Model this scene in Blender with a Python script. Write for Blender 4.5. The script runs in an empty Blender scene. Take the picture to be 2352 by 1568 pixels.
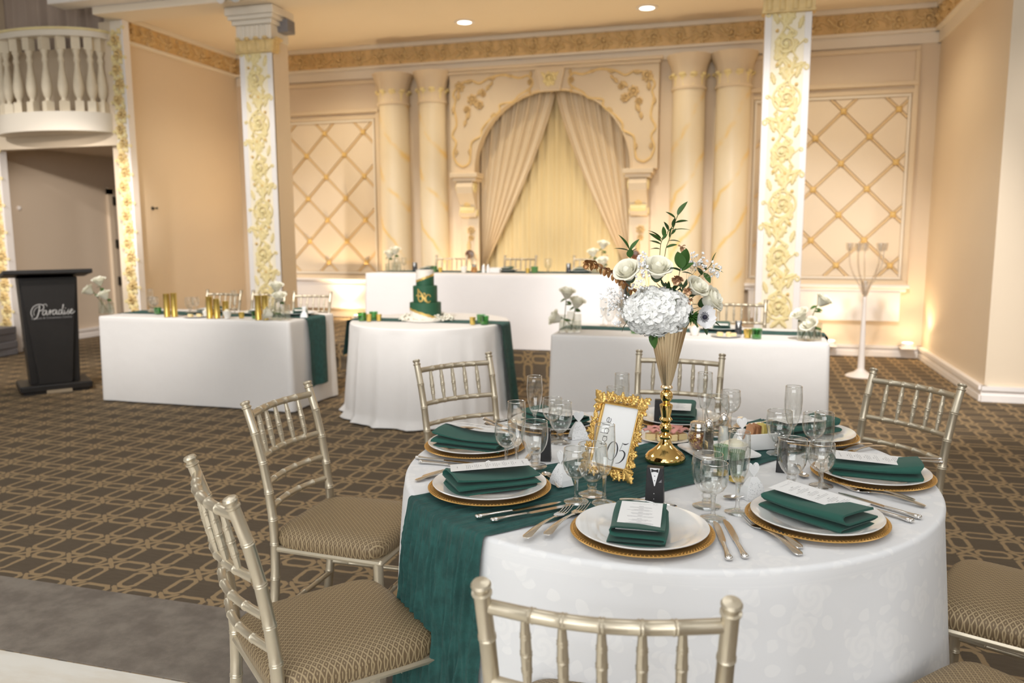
import bpy, math, random
from math import sin, cos, pi, radians as rad, sqrt, atan2, hypot, exp
from mathutils import Vector, Matrix, noise
random.seed(7)
SC = bpy.context.scene
COL = SC.collection

# ---------------------------------------------------------------- camera, world, lights, exposure
YAW, PITCH, ROLL, CAMH = rad(16.0), 0.13261, 0.00386, 1.4501
cd = bpy.data.cameras.new('camera'); cam = bpy.data.objects.new('camera', cd); COL.objects.link(cam)
fw = Vector((-sin(YAW)*cos(PITCH), cos(YAW)*cos(PITCH), -sin(PITCH)))
r0 = Vector((cos(YAW), sin(YAW), 0)); d0 = -r0.cross(fw)
rt = cos(ROLL)*r0 + sin(ROLL)*d0; dn = -sin(ROLL)*r0 + cos(ROLL)*d0
cam.matrix_world = Matrix(((rt.x, -dn.x, -fw.x, 0), (rt.y, -dn.y, -fw.y, 0), (rt.z, -dn.z, -fw.z, CAMH), (0, 0, 0, 1)))
cd.sensor_width = 36; cd.lens = 1826.8/2352*36; cd.clip_start = .05
cd.dof.use_dof = True; cd.dof.focus_distance = 2.12; cd.dof.aperture_fstop = 3.2
SC.camera = cam
SC.view_settings.view_transform = 'Standard'; SC.view_settings.look = 'None'
SC.view_settings.gamma = 1; SC.view_settings.use_curve_mapping = False
SC.view_settings.exposure = 0.0
SC.cycles.max_bounces = 9; SC.cycles.diffuse_bounces = 4; SC.cycles.glossy_bounces = 4
SC.cycles.transmission_bounces = 8; SC.cycles.transparent_max_bounces = 24
SC.cycles.caustics_reflective = False; SC.cycles.caustics_refractive = False
SC.cycles.sample_clamp_indirect = 4.0; SC.cycles.blur_glossy = 1.0
SC.cycles.use_denoising = True
W = bpy.data.worlds.new('hall_air'); SC.world = W; W.use_nodes = True
W.node_tree.nodes['Background'].inputs[0].default_value = (1.0, .97, .93, 1)
W.node_tree.nodes['Background'].inputs[1].default_value = .12

def light(kind, loc, power, color, size=.3, aim=None, spot=60, blend=.6, size_y=None):
    l = bpy.data.lights.new(kind.lower()+'_lamp', kind); l.energy = power; l.color = color
    if kind == 'AREA':
        l.size = size
        if size_y: l.shape = 'RECTANGLE'; l.size_y = size_y
    else: l.shadow_soft_size = size
    if kind == 'SPOT': l.spot_size = rad(spot); l.spot_blend = blend
    o = bpy.data.objects.new('ceiling_or_fill_light' if kind == 'AREA' else 'lamp_or_fill', l); COL.objects.link(o); o.location = loc
    if aim is not None: o.rotation_euler = (Vector(aim)-Vector(loc)).to_track_quat('-Z', 'Y').to_euler()
    return o
NEUT = (.94, .97, 1.0); WARM = (1.0, .74, .43)
# hall ceiling panels in front of the stage zone (the banquet hall's own lighting)
for x, y, p in ((-4.6, -1.6, 40), (-.2, -1.6, 34), (4.0, -1.6, 38), (-4.8, 3.4, 44), (-.3, 3.2, 25), (4.2, 3.4, 44)):
    light('AREA', (x, y, 4.72), p, NEUT, 1.7, (x, y, 0))
# added frontal fill in place of bounced flash, and the track spots that wash the column row
light('AREA', (-.5, -4.9, 2.7), 270, (.95, .97, 1.0), 7, (-.8, 8, 2.0), size_y=2.6)
for x, tx, p in ((-7.4, -8.0, 800), (-5.4, -5.2, 800), (-2.6, -2.4, 900), (.3, .35, 1200), (3.4, 3.0, 400)): light('SPOT', (x, 2.2, 4.62), p, (1.0, .95, .90), .14, (tx, 7.9, .75), 42, .5)
light('SPOT', (-.75, -1.4, 4.5), 330, (1.0, .98, .95), .16, (-.21, 2.37, 1.27), 8.5, 1.0)   # added spot that brightens the bouquet, no such fixture known
light('SPOT', (-4.3, 3.9, 3.3), 950, (1.0, .90, .80), .10, (-9.1, 9.2, 1.05), 24, .6)  # added unseen spot that brightens the recess through its opening
for x in (-5.2, -3.29, -1.11, .9): light('SPOT', (x, 9.0, 3.93), 90 if x < -5 else 60, (1.0, .84, .60), .06, (x, 9.0, 0), 140, .8)
for x, z in ((-5.3, .36), (-4.55, .36), (-3.6, .36), (-1.2, .36), (-.65, .36), (1.05, .235), (1.9, .235)):   # uplights along the panelled wall
    light('SPOT', (x, 9.95, z+.03), (42 if x > -5 else 66)*(.38 if x > .9 else 1), WARM, .05, (x, 9.2, 4), 120, .6); light('POINT', (x, 10.0, z+.04), 4 if x < .9 else 1.8, WARM, .05)
light('AREA', (-2.4, 10.38, .55), 4.5, (1, .84, .55), 1.4, (-2.4, 10.45, 2.6), size_y=.15)  # unseen low fill that brightens the sheer from its foot

# ---------------------------------------------------------------- mesh helpers
class M:
    def __init__(s): s.v = []; s.f = []; s.uv = None
    def add(s, vs, fs, mt=None):
        n = len(s.v); s.v += [tuple(mt @ Vector(p)) for p in vs] if mt is not None else [tuple(p) for p in vs]
        s.f += [tuple(i+n for i in f) for f in fs]; return s
    def box(s, x0, x1, y0, y1, z0, z1, mt=None):
        return s.add([(x, y, z) for z in (z0, z1) for x, y in ((x0, y0), (x1, y0), (x1, y1), (x0, y1))],
                     [(3, 2, 1, 0), (4, 5, 6, 7), (0, 1, 5, 4), (1, 2, 6, 5), (2, 3, 7, 6), (3, 0, 4, 7)], mt)
    def lathe(s, prof, n=24, mt=None, closed=False, a0=0, a1=2*pi, ripple=None):
        full = abs(a1-a0-2*pi) < 1e-6; m = n if full else n+1
        vs = []; fs = []
        for r, z in prof:
            for k in range(m):
                a = a0+(a1-a0)*k/n; rr = r*(1+ripple(a, z)) if ripple else r
                vs.append((rr*cos(a), rr*sin(a), z))
        L = len(prof); rng = range(L if closed else L-1)
        for i in rng:
            j = (i+1) % L
            for k in range(n):
                k2 = (k+1) % m; q = (i*m+k, i*m+k2, j*m+k2, j*m+k)
                fs.append(q)
        if not closed and full:
            if prof[0][0] > 1e-5: fs.append(tuple(range(m))[::-1])
            if prof[-1][0] > 1e-5: fs.append(tuple((L-1)*m+k for k in range(m)))
        return s.add(vs, fs, mt)
    def tube(s, pts, r, n=8, mt=None, cap=True, closed=False, sq=None):
        pts = [Vector(p) for p in pts]; L = len(pts); vs = []; fs = []; nrm = None
        for i, p in enumerate(pts):
            if closed: t = pts[(i+1) % L]-pts[i-1]
            else: t = pts[min(i+1, L-1)]-pts[max(i-1, 0)]
            t = t.normalized() if t.length > 1e-9 else Vector((0, 0, 1))
            if nrm is None:
                nrm = Vector((0, 0, 1)) if abs(t.z) < .9 else Vector((1, 0, 0))
            nrm = (nrm-t*nrm.dot(t)).normalized(); b = t.cross(nrm)
            rr = r[i] if isinstance(r, (list, tuple)) else r
            for k in range(n):
                a = 2*pi*k/n; vs.append(p+(nrm*cos(a)+b*sin(a))*rr)
        for i in range(L if closed else L-1):
            j = (i+1) % L
            for k in range(n): fs.append((i*n+k, i*n+(k+1) % n, j*n+(k+1) % n, j*n+k))
        if cap and not closed: fs.append(tuple(range(n))[::-1]); fs.append(tuple((L-1)*n+k for k in range(n)))
        return s.add(vs, fs, mt)
    def prism(s, poly, z0, z1, mt=None):
        n = len(poly)
        return s.add([(x, y, z0) for x, y in poly]+[(x, y, z1) for x, y in poly],
                     [tuple(range(n))[::-1], tuple(range(n, 2*n))]+[(i, (i+1) % n, n+(i+1) % n, n+i) for i in range(n)], mt)
    def ell(s, c, r, nu=10, nv=6, mt=None):
        r = (r, r, r) if not isinstance(r, (tuple, list)) else r
        vs = [(c[0], c[1], c[2]-r[2])]; fs = []
        for i in range(1, nv):
            p = -pi/2+pi*i/nv
            for k in range(nu):
                a = 2*pi*k/nu; vs.append((c[0]+r[0]*cos(p)*cos(a), c[1]+r[1]*cos(p)*sin(a), c[2]+r[2]*sin(p)))
        vs.append((c[0], c[1], c[2]+r[2])); T = len(vs)-1
        for k in range(nu):
            fs.append((0, 1+(k+1) % nu, 1+k)); b = 1+(nv-2)*nu
            fs.append((b+k, b+(k+1) % nu, T))
        for i in range(nv-2):
            for k in range(nu):
                a = 1+i*nu; fs.append((a+k, a+(k+1) % nu, a+nu+(k+1) % nu, a+nu+k))
        return s.add(vs, fs, mt)
    def grid(s, nu, nv, fn, wrap=False, mt=None):
        vs = [fn(i/nu, j/nv) for j in range(nv+1) for i in range(nu if wrap else nu+1)]
        m = nu if wrap else nu+1
        return s.add(vs, [(j*m+i, j*m+(i+1) % m, (j+1)*m+(i+1) % m, (j+1)*m+i) for j in range(nv) for i in range(nu)], mt)
    def X(s, mt): s.v = [tuple(mt @ Vector(p)) for p in s.v]; return s
    def join(s, o, mt=None): return s.add(o.v, o.f, mt)
def T(x=0, y=0, z=0): return Matrix.Translation((x, y, z))
def Rx(a): return Matrix.Rotation(a, 4, 'X')
def Ry(a): return Matrix.Rotation(a, 4, 'Y')
def Rz(a): return Matrix.Rotation(a, 4, 'Z')
def S(x, y=None, z=None): return Matrix.Diagonal((x, x if y is None else y, x if z is None else z, 1))
def aim(p, d, roll=0):   # local +Z along d, at p
    return T(*p) @ Vector(d).to_track_quat('Z', 'Y').to_matrix().to_4x4() @ Rz(roll)

def mesh(name, m, ma, smooth=True, angle=42):
    me = bpy.data.meshes.new(name); me.from_pydata(m.v, [], m.f)
    if smooth:
        me.polygons.foreach_set('use_smooth', [True]*len(me.polygons)); me.set_sharp_from_angle(angle=rad(angle))
    if ma is not None: me.materials.append(ma)
    me.update(); return me
def put(name, me, parent=None, mw=None):
    o = bpy.data.objects.new(name, me); COL.objects.link(o)
    if parent is not None: o.parent = parent
    if mw is not None: o.matrix_local = mw if parent is not None else mw
    return o
def obj(name, m, ma, parent=None, smooth=True, mw=None, bevel=0, angle=42, solid=0):
    o = put(name, mesh(name, m, ma, smooth, angle), parent, mw)
    if solid:
        b = o.modifiers.new('thickness', 'SOLIDIFY'); b.thickness = solid; b.offset = 0
    if bevel:
        b = o.modifiers.new('bevel', 'BEVEL'); b.width = bevel; b.segments = 2; b.limit_method = 'ANGLE'; b.angle_limit = rad(40)
    return o
def tag(o, label, cat, group=None, kind=None):
    if label: o['label'] = label
    if cat: o['category'] = cat
    if group: o['group'] = group
    if kind: o['kind'] = kind
    return o
def thing(name, label, cat, loc=(0, 0, 0), rz=0, group=None, mw=None):
    o = bpy.data.objects.new(name, None); COL.objects.link(o); o.empty_display_size = .05
    if mw is not None: o.matrix_world = mw
    else: o.location = loc; o.rotation_euler = (0, 0, rz)
    return tag(o, label, cat, group)
def struct(name, m, ma, parent=None, smooth=False, bevel=0):
    o = obj(name, m, ma, parent, smooth, bevel=bevel)
    if parent is None: o['kind'] = 'structure'
    return o
def dup(root, loc=None, rz=None, label=None, group=None, mw=None):
    r = root.copy(); COL.objects.link(r)
    if mw is not None: r.matrix_world = mw
    else:
        r.location = loc; r.rotation_euler = (0, 0, rz or 0)
    if label: r['label'] = label
    if group: r['group'] = group
    for ch in list(root.children):
        c = ch.copy(); COL.objects.link(c); c.parent = r
        for g in list(ch.children):
            d = g.copy(); COL.objects.link(d); d.parent = c
    return r

# ---------------------------------------------------------------- materials
def lin(c): return tuple((x/255/12.92 if x/255 <= .04045 else ((x/255+.055)/1.055)**2.4) for x in c)
class NT:
    def __init__(s, name):
        s.m = bpy.data.materials.new(name); s.m.use_nodes = True; s.t = s.m.node_tree; s.n = s.t.nodes
        s.b = s.n['Principled BSDF']; s.out = s.n['Material Output']
    def node(s, ty, **k):
        n = s.n.new(ty)
        for a, v in k.items(): setattr(n, a, v)
        return n
    def L(s, a, b): s.t.links.new(a, b)
    def inp(s, sock, v):
        if hasattr(v, 'is_linked') or hasattr(v, 'links'): s.L(v, sock)
        else: sock.default_value = v
    def ma(s, op, a, b=0.0, c=None, clamp=False):
        n = s.node('ShaderNodeMath', operation=op, use_clamp=clamp); s.inp(n.inputs[0], a); s.inp(n.inputs[1], b)
        if c is not None: s.inp(n.inputs[2], c)
        return n.outputs[0]
    def mix(s, f, a, b):
        n = s.node('ShaderNodeMix', data_type='RGBA'); s.inp(n.inputs[0], f)
        for i, v in ((6, a), (7, b)): s.inp(n.inputs[i], v if not isinstance(v, tuple) else (*v[:3], 1))
        return n.outputs[2]
    def coord(s, w='Object'): return s.node('ShaderNodeTexCoord').outputs[w]
    def xyz(s, v):
        n = s.node('ShaderNodeSeparateXYZ'); s.L(v, n.inputs[0]); return n.outputs
    def comb(s, x, y, z=0.0):
        n = s.node('ShaderNodeCombineXYZ')
        for i, v in enumerate((x, y, z)): s.inp(n.inputs[i], v)
        return n.outputs[0]
    def noise(s, v, scale, detail=3, rough=.5, out=0):
        n = s.node('ShaderNodeTexNoise'); n.inputs['Scale'].default_value = scale; n.inputs['Detail'].default_value = detail
        n.inputs['Roughness'].default_value = rough; s.L(v, n.inputs['Vector']); return n.outputs[out]
    def vscale(s, v, k):
        n = s.node('ShaderNodeVectorMath', operation='MULTIPLY'); s.L(v, n.inputs[0]); n.inputs[1].default_value = k; return n.outputs[0]
    def step(s, x, lo, hi):
        n = s.node('ShaderNodeMapRange', interpolation_type='SMOOTHSTEP'); s.inp(n.inputs[0], x); s.inp(n.inputs[1], lo); s.inp(n.inputs[2], hi); return n.outputs[0]
    def col(s, v): s.inp(s.b.inputs['Base Color'], (*v[:3], 1) if isinstance(v, tuple) else v)
    def set(s, **k):
        for a, v in k.items(): s.inp(s.b.inputs[a.replace('_', ' ')], v)
        return s
    def bump(s, h, strength=.3, dist=.002):
        n = s.node('ShaderNodeBump'); n.inputs['Strength'].default_value = strength; n.inputs['Distance'].default_value = dist
        s.L(h, n.inputs['Height']); s.L(n.outputs[0], s.b.inputs['Normal'])
def mat(name, c, rough=.5, metal=0., var=0., vs=6., bump=0., bs=60., bd=.002, **k):
    t = NT(name); t.set(Roughness=rough, Metallic=metal, **k)
    if var:
        f = t.noise(t.coord(), vs, 4); t.col(t.mix(f, tuple(x*(1-var) for x in c), tuple(min(1, x*(1+var)) for x in c)))
    else: t.col(tuple(c))
    if bump: t.bump(t.noise(t.coord(), bs, 4), bump, bd)
    return t.m
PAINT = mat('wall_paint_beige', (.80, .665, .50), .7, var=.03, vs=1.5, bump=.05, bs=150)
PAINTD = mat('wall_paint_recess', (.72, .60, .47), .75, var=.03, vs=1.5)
PLASTER = mat('cream_plaster', (.88, .80, .68), .6, var=.03, vs=3)
ARCHP = mat('tan_arch_plaster', (.79, .65, .465), .6, var=.03, vs=3)
WHITEP = mat('white_trim_paint', (.91, .86, .82), .45, var=.02, vs=3)
HALLW = mat('hall_white_paint', (.86, .86, .85), .8)
CEILM = mat('ceiling_paint', (.93, .82, .66), .8, var=.02, vs=1)
GOLDW = mat('gold_wash_relief', (.84, .61, .28), .5, var=.22, vs=14)
GOLDP = mat('pale_gold_wash_relief', (.98, .76, .40), .55, var=.18, vs=10)
BANDC = mat('frieze_band_ochre', (.74, .52, .25), .6, var=.28, vs=13, bump=.5, bs=16, bd=.02)
STUDM = mat('gold_stud_paint', (.78, .54, .20), .45, var=.1, vs=20)
PADM = mat('padded_panel_cream', (.86, .73, .56), .6, var=.02, vs=3)
def veined(name, sg):
    t = NT(name); v = t.coord(); x = t.xyz(v)
    w_ = t.ma('ADD', t.ma('ADD', t.ma('MULTIPLY', x[2], 1.5), t.ma('MULTIPLY', x[0], 2.3*sg)), t.ma('MULTIPLY', t.noise(v, 2.2, 4), .7))
    ph = t.ma('ABSOLUTE', t.ma('SUBTRACT', t.ma('FRACT', w_), .5)); vein = t.ma('SUBTRACT', 1.0, t.step(ph, .0, .12))
    vein = t.ma('MULTIPLY', vein, t.step(t.noise(v, 3.5, 3), .35, .6))
    t.col(t.mix(t.ma('MULTIPLY', vein, .8), t.mix(t.noise(v, 3, 4), (.80, .67, .46), (.85, .74, .55)), (.84, .57, .17))); t.set(Roughness=.4); return t.m
MARBLEC = veined('veined_column_marble', 1.0); MARBLER = veined('veined_column_marble_right', -1.0)

def carpet(name, uax, vax, P=.232, dark=(.165, .128, .09), tan=(.47, .335, .19)):
    t = NT(name); co = t.coord(); x = t.xyz(co); wob = t.noise(co, 22, 2)
    u = t.ma('ADD', t.ma('DIVIDE', x[uax], P), t.ma('MULTIPLY', wob, .05)); v = t.ma('ADD', t.ma('DIVIDE', x[vax], P), t.ma('MULTIPLY', wob, .05))
    pu = t.ma('ABSOLUTE', t.ma('SUBTRACT', t.ma('FRACT', u), .5)); pv = t.ma('ABSOLUTE', t.ma('SUBTRACT', t.ma('FRACT', v), .5))
    qu = t.ma('SUBTRACT', .5, pu); qv = t.ma('SUBTRACT', .5, pv)
    def ring(a, b, ha, hb, c): return t.ma('ABSOLUTE', t.ma('MAXIMUM', t.ma('MAXIMUM', t.ma('SUBTRACT', a, ha), t.ma('SUBTRACT', b, hb)), t.ma('MULTIPLY', t.ma('SUBTRACT', t.ma('ADD', a, b), c), .75)))
    d = t.ma('MINIMUM', ring(pu, pv, .165, .30, .375), ring(qu, qv, .29, .150, .355))
    x1 = t.ma('ADD', t.ma('MULTIPLY', t.ma('ABSOLUTE', t.ma('SUBTRACT', pu, qv)), .72), t.ma('MULTIPLY', t.step(t.ma('MAXIMUM', pu, qv), .20, .23), .5))
    d = t.ma('MINIMUM', d, x1)
    ln = t.ma('SUBTRACT', 1.0, t.step(d, .034, .052))
    fib = t.noise(t.vscale(co, (1, 1, 1)), 420, 2, .7); rib = t.noise(t.comb(t.ma('MULTIPLY', x[uax], 12.0), t.ma('MULTIPLY', x[vax], 190.0)), 1.0, 2)
    dk = t.mix(rib, tuple(c*.72 for c in dark), tuple(c*1.3 for c in dark))
    base = t.mix(ln, dk, tan); t.col(t.mix(t.ma('MULTIPLY', fib, .55), base, (.02, .015, .01)))
    t.set(Roughness=.95); t.b.inputs['Specular IOR Level'].default_value = .1
    t.bump(t.ma('ADD', fib, t.ma('MULTIPLY', ln, .4)), .5, .003); return t.m
CARPET = carpet('patterned_carpet', 0, 1); RISER = carpet('patterned_carpet_riser', 0, 2, .235, tan=(.42, .29, .15))
t = NT('grey_plush_carpet'); co = t.coord()
f = t.noise(co, 7, 5, .65); g = t.noise(co, 500, 2)
t.col(t.mix(t.ma('MULTIPLY', g, .5), t.mix(t.step(f, .3, .7), (.20, .165, .135), (.33, .285, .235)), (.06, .05, .04))); t.set(Roughness=.95); t.bump(g, .6, .003)
GREYRUG = t.m
t = NT('cream_marble_floor'); co = t.coord()
f = t.noise(t.vscale(co, (1, 3.5, 1)), 2.2, 6, .6); f2 = t.noise(co, 5, 4)
t.col(t.mix(t.step(f, .35, .62), (.80, .74, .64), (.88, .85, .78))); t.set(Roughness=.12); MARBLEF = t.m

def champagne(name, c, rough):
    t = NT(name); t.set(Metallic=.75, Roughness=rough); co = t.coord()
    t.col(t.mix(t.noise(co, 30, 4), tuple(x*.86 for x in c), c)); t.bump(t.noise(co, 300, 2), .08, .001); return t.m
CHAIRM = champagne('champagne_gold_paint', (.65, .575, .44), .36)
t = NT('gold_brocade_fabric'); co = t.coord(); x = t.xyz(co)
a = t.ma('MULTIPLY', t.ma('ADD', x[0], x[1]), 62.0); b = t.ma('MULTIPLY', t.ma('SUBTRACT', x[0], x[1]), 62.0)
la = t.ma('ABSOLUTE', t.ma('SUBTRACT', t.ma('FRACT', a), .5)); lb = t.ma('ABSOLUTE', t.ma('SUBTRACT', t.ma('FRACT', b), .5))
ln = t.ma('MAXIMUM', t.step(la, .36, .42), t.step(lb, .36, .42)); dot = t.ma('SUBTRACT', 1.0, t.step(t.ma('ADD', la, lb), .12, .2))
th = t.noise(t.vscale(co, (1, 1, 1)), 900, 1)
pat = t.ma('MAXIMUM', ln, dot)
t.col(t.mix(t.ma('MULTIPLY', th, .4), t.mix(pat, (.20, .135, .07), (.50, .38, .215)), (.10, .07, .04)))
t.set(Roughness=.5, Metallic=.15); t.bump(t.ma('ADD', t.ma('MULTIPLY', pat, 1.0), t.ma('MULTIPLY', th, .5)), .5, .0015); SEATM = t.m

# damask linen: roses and leaves woven in a slightly different sheen
t = NT('white_rose_damask'); uvn = t.node('ShaderNodeUVMap'); uv = uvn.outputs[0]
def vor(t, uv, scale, rnd=.8):
    n = t.node('ShaderNodeTexVoronoi', voronoi_dimensions='2D'); n.inputs['Scale'].default_value = scale; n.inputs['Randomness'].default_value = rnd
    t.L(uv, n.inputs['Vector'])
    s = t.node('ShaderNodeVectorMath', operation='SUBTRACT'); t.L(t.vscale(uv, (scale, scale, scale)), s.inputs[0])
    p = t.node('ShaderNodeVectorMath', operation='MULTIPLY'); t.L(n.outputs['Position'], p.inputs[0]); p.inputs[1].default_value = (scale,)*3
    t.L(p.outputs[0], s.inputs[1]); x = t.xyz(s.outputs[0])
    return t.ma('SQRT', t.ma('ADD', t.ma('MULTIPLY', x[0], x[0]), t.ma('MULTIPLY', x[1], x[1]))), t.ma('ARCTAN2', x[1], x[0]), t.xyz(n.outputs['Color'])
r, th, c = vor(t, uv, 7.2, .75)
pet = t.ma('MULTIPLY', t.ma('COSINE', t.ma('ADD', t.ma('MULTIPLY', th, 5.0), t.ma('MULTIPLY', c[0], 6.0))), .07)
edge = t.ma('ADD', .30, pet); rose = t.ma('SUBTRACT', 1.0, t.step(t.ma('SUBTRACT', r, edge), -.01, .02))
ring = t.step(t.ma('SINE', t.ma('ADD', t.ma('MULTIPLY', r, 42.0), t.ma('MULTIPLY', th, 2.0))), -.6, .2)
r2, th2, c2 = vor(t, uv, 17.0, .9)
pt = t.ma('MULTIPLY', t.ma('POWER', t.ma('MAXIMUM', t.ma('COSINE', t.ma('ADD', th2, t.ma('MULTIPLY', c2[0], 6.28))), .001), 2.2), .62)
lf = t.ma('MULTIPLY', t.ma('SUBTRACT', 1.0, t.step(t.ma('SUBTRACT', r2, pt), -.02, .02)), t.step(c2[1], .25, .35))
msk = t.ma('MAXIMUM', t.ma('MULTIPLY', rose, t.ma('ADD', .55, t.ma('MULTIPLY', ring, .45))), t.ma('MULTIPLY', lf, t.step(r, .36, .42)))
t.col(t.mix(msk, (.815, .817, .823), (.87, .868, .865))); t.inp(t.b.inputs['Roughness'], t.ma('SUBTRACT', .62, t.ma('MULTIPLY', msk, .12)))
t.b.inputs['Sheen Weight'].default_value = .15
t.bump(t.noise(t.coord(), 9, 3), .12, .01); DAMASK = t.m
def linen(name, c, bs=12):
    t = NT(name); co = t.coord(); t.col(t.mix(t.noise(co, 3, 3), tuple(x*.95 for x in c), c)); t.set(Roughness=.8)
    t.bump(t.ma('ADD', t.noise(co, bs, 4), t.ma('MULTIPLY', t.noise(co, 300, 2), .15)), .25, .012); return t.m
LINEN = linen('white_table_linen', (.84, .81, .78))
LINEN2 = linen('white_head_table_linen', (.86, .82, .80))
def gauze(name, c):
    t = NT(name); co = t.coord(); f = t.noise(co, 28, 5, .6)
    t.col(t.mix(t.step(f, .3, .72), tuple(x*.75 for x in c), tuple(x*1.25 for x in c))); t.set(Roughness=.85)
    t.b.inputs['Sheen Weight'].default_value = .05
    t.bump(t.ma('ADD', t.noise(co, 110, 3), t.noise(co, 700, 2)), .55, .002); return t.m
GAUZE = gauze('emerald_crinkled_gauze', (.016, .080, .070))
NAPK = mat('emerald_napkin_cotton', (.012, .088, .064), .8, var=.08, vs=8, bump=.12, bs=500, Sheen_Weight=.1)
CHARG = mat('antique_gold_charger', (.66, .39, .12), .36, .55, var=.06, vs=20)
CHINA = mat('white_china_glaze', (.86, .85, .83), .12, Coat_Weight=.5)
CARD = mat('white_card_stock', (.88, .88, .87), .6); PRINT = mat('dark_print_ink', (.045, .045, .05), .6); PRINTG = mat('grey_print_ink', (.28, .27, .28), .6)
STEEL = mat('polished_cutlery_steel', (.82, .80, .77), .15, 1.0)
GOLDV = mat('polished_gold_metal', (.92, .62, .22), .08, 1.0)
ROSEG = mat('soft_gold_trumpet_metal', (.98, .76, .48), .28, 1.0)
GOLDF = mat('antique_gold_resin', (.72, .46, .14), .3, .75, var=.22, vs=30)
GOLDT = mat('brushed_gold_foil', (.80, .58, .16), .28, .9)
BLACKC = mat('black_card_stock', (.018, .017, .018), .5)
BLACKW = mat('black_stained_wood', (.016, .0135, .012), .45, var=.3, vs=9)
GREYM = mat('grey_plastic', (.22, .21, .22), .6); DARKG = mat('dark_hardware', (.03, .025, .02), .4)
PORC = mat('cream_porcelain', (.86, .83, .76), .2); BUTTER = mat('pale_butter', (.85, .80, .64), .5)
def thinglass(name, tint=(1, 1, 1), gl=(1, 1, 1), extra=.0):
    t = NT(name); t.n.remove(t.b); tr = t.node('ShaderNodeBsdfTransparent'); tr.inputs[0].default_value = (*tint, 1)
    g = t.node('ShaderNodeBsdfGlossy'); g.inputs['Roughness'].default_value = .02; g.inputs[0].default_value = (*gl, 1)
    lw_ = t.node('ShaderNodeLayerWeight'); lw_.inputs[0].default_value = .5
    f_ = t.ma('ADD', .035, t.ma('MULTIPLY', t.ma('POWER', lw_.outputs['Facing'], 3.2), .85))
    m = t.node('ShaderNodeMixShader'); t.L(t.ma('ADD', f_, extra, clamp=True), m.inputs[0]); t.L(tr.outputs[0], m.inputs[1]); t.L(g.outputs[0], m.inputs[2])
    t.L(m.outputs[0], t.out.inputs[0]); return t.m
def ribglass():
    m = thinglass('green_ribbed_glass', (.8, .9, .82), extra=.05); nt = m.node_tree; t = NT.__new__(NT); t.m = m; t.t = nt; t.n = nt.nodes
    x = t.xyz(t.coord()); a = t.ma('SINE', t.ma('MULTIPLY', t.ma('ARCTAN2', x[1], x[0]), 22.0)); tr = [n for n in nt.nodes if n.type == 'BSDF_TRANSPARENT'][0]
    t.L(t.mix(t.step(a, -.35, .35), (.55, .72, .58), (.93, .97, .94)), tr.inputs[0]); return m
GREENG = ribglass()
def glass(name, c=(1, 1, 1), share=.55):
    t = NT(name); t.n.remove(t.b); tr = t.node('ShaderNodeBsdfTransparent'); tr.inputs[0].default_value = (*c, 1)
    g = t.node('ShaderNodeBsdfGlass'); g.inputs['IOR'].default_value = 1.48; g.inputs['Roughness'].default_value = 0; g.inputs[0].default_value = (*c, 1)
    m = t.node('ShaderNodeMixShader'); m.inputs[0].default_value = share
    t.L(tr.outputs[0], m.inputs[1]); t.L(g.outputs[0], m.inputs[2]); t.L(m.outputs[0], t.out.inputs[0]); return t.m
GLASSB = thinglass('clear_bowl_glass', (.975, .977, .97), extra=.02); GLASSS = glass('clear_stem_glass', (.99, .99, .985), .38)
GLASSF = thinglass('clear_foot_glass', (.96, .962, .955), extra=.09); GLASSV = thinglass('clear_vase_glass', (.95, .955, .935), extra=.04); GREENV = thinglass('green_votive_glass', (.48, .74, .50), extra=.05)
CLEARP = thinglass('clear_acrylic', (.985, .98, .975), extra=.22)
LEAF = mat('ruscus_leaf_green', (.045, .12, .022), .42, var=.3, vs=40); LEAFD = mat('dark_leaf_green', (.03, .075, .02), .5, var=.3, vs=40)
STEMM = mat('green_stem', (.10, .14, .04), .6); COPPER = mat('bronze_dried_leaf', (.36, .175, .06), .38, .45, var=.25, vs=60)
COPPERF = mat('copper_painted_petal', (.62, .38, .22), .35, .5, var=.15, vs=60)
def petalmat(name, c, tr=.35):
    t = NT(name); t.n.remove(t.b); f = t.noise(t.coord(), 60, 3); cc = t.mix(f, tuple(x*.96 for x in c), tuple(min(1, x*1.03) for x in c))
    d = t.node('ShaderNodeBsdfDiffuse'); u = t.node('ShaderNodeBsdfTranslucent'); m = t.node('ShaderNodeMixShader'); m.inputs[0].default_value = tr
    t.L(cc, d.inputs[0]); t.L(cc, u.inputs[0]); t.L(d.outputs[0], m.inputs[1]); t.L(u.outputs[0], m.inputs[2]); t.L(m.outputs[0], t.out.inputs[0]); return t.m
ROSEP = petalmat('cream_rose_petal', (.97, .945, .82), .22); HYDP = petalmat('white_hydrangea_petal', (.97, .97, .945), .18); ANEP = petalmat('white_anemone_petal', (.955, .95, .965), .25)
ANEC = mat('navy_anemone_centre', (.012, .012, .03), .6); BREATH = mat('white_tiny_blossom', (.88, .88, .88), .7); TWIG = mat('fine_grey_twig', (.32, .28, .2), .7)
DRAPE = mat('cream_satin_drape', (.84, .70, .50), .55, var=.03, vs=3); SHEER = mat('pale_gold_sheer', (.82, .67, .38), .7); DRAPEG = mat('taupe_stage_drape', (.50, .40, .33), .8, var=.06, vs=4)
CAKEG = mat('green_fondant', (.016, .085, .040), .55, bump=.05, bs=40); CAKEW = mat('ivory_fondant', (.80, .74, .66), .6); CAKEF = mat('gold_leaf_flake', (.80, .55, .17), .35, .7, var=.2, vs=90)
GARL = mat('ivory_petal_garland', (.84, .80, .68), .7)
def emit(name, c, s):
    t = NT(name); t.n.remove(t.b); e = t.node('ShaderNodeEmission'); e.inputs[0].default_value = (*c, 1); e.inputs[1].default_value = s; t.L(e.outputs[0], t.out.inputs[0]); return t.m
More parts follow.
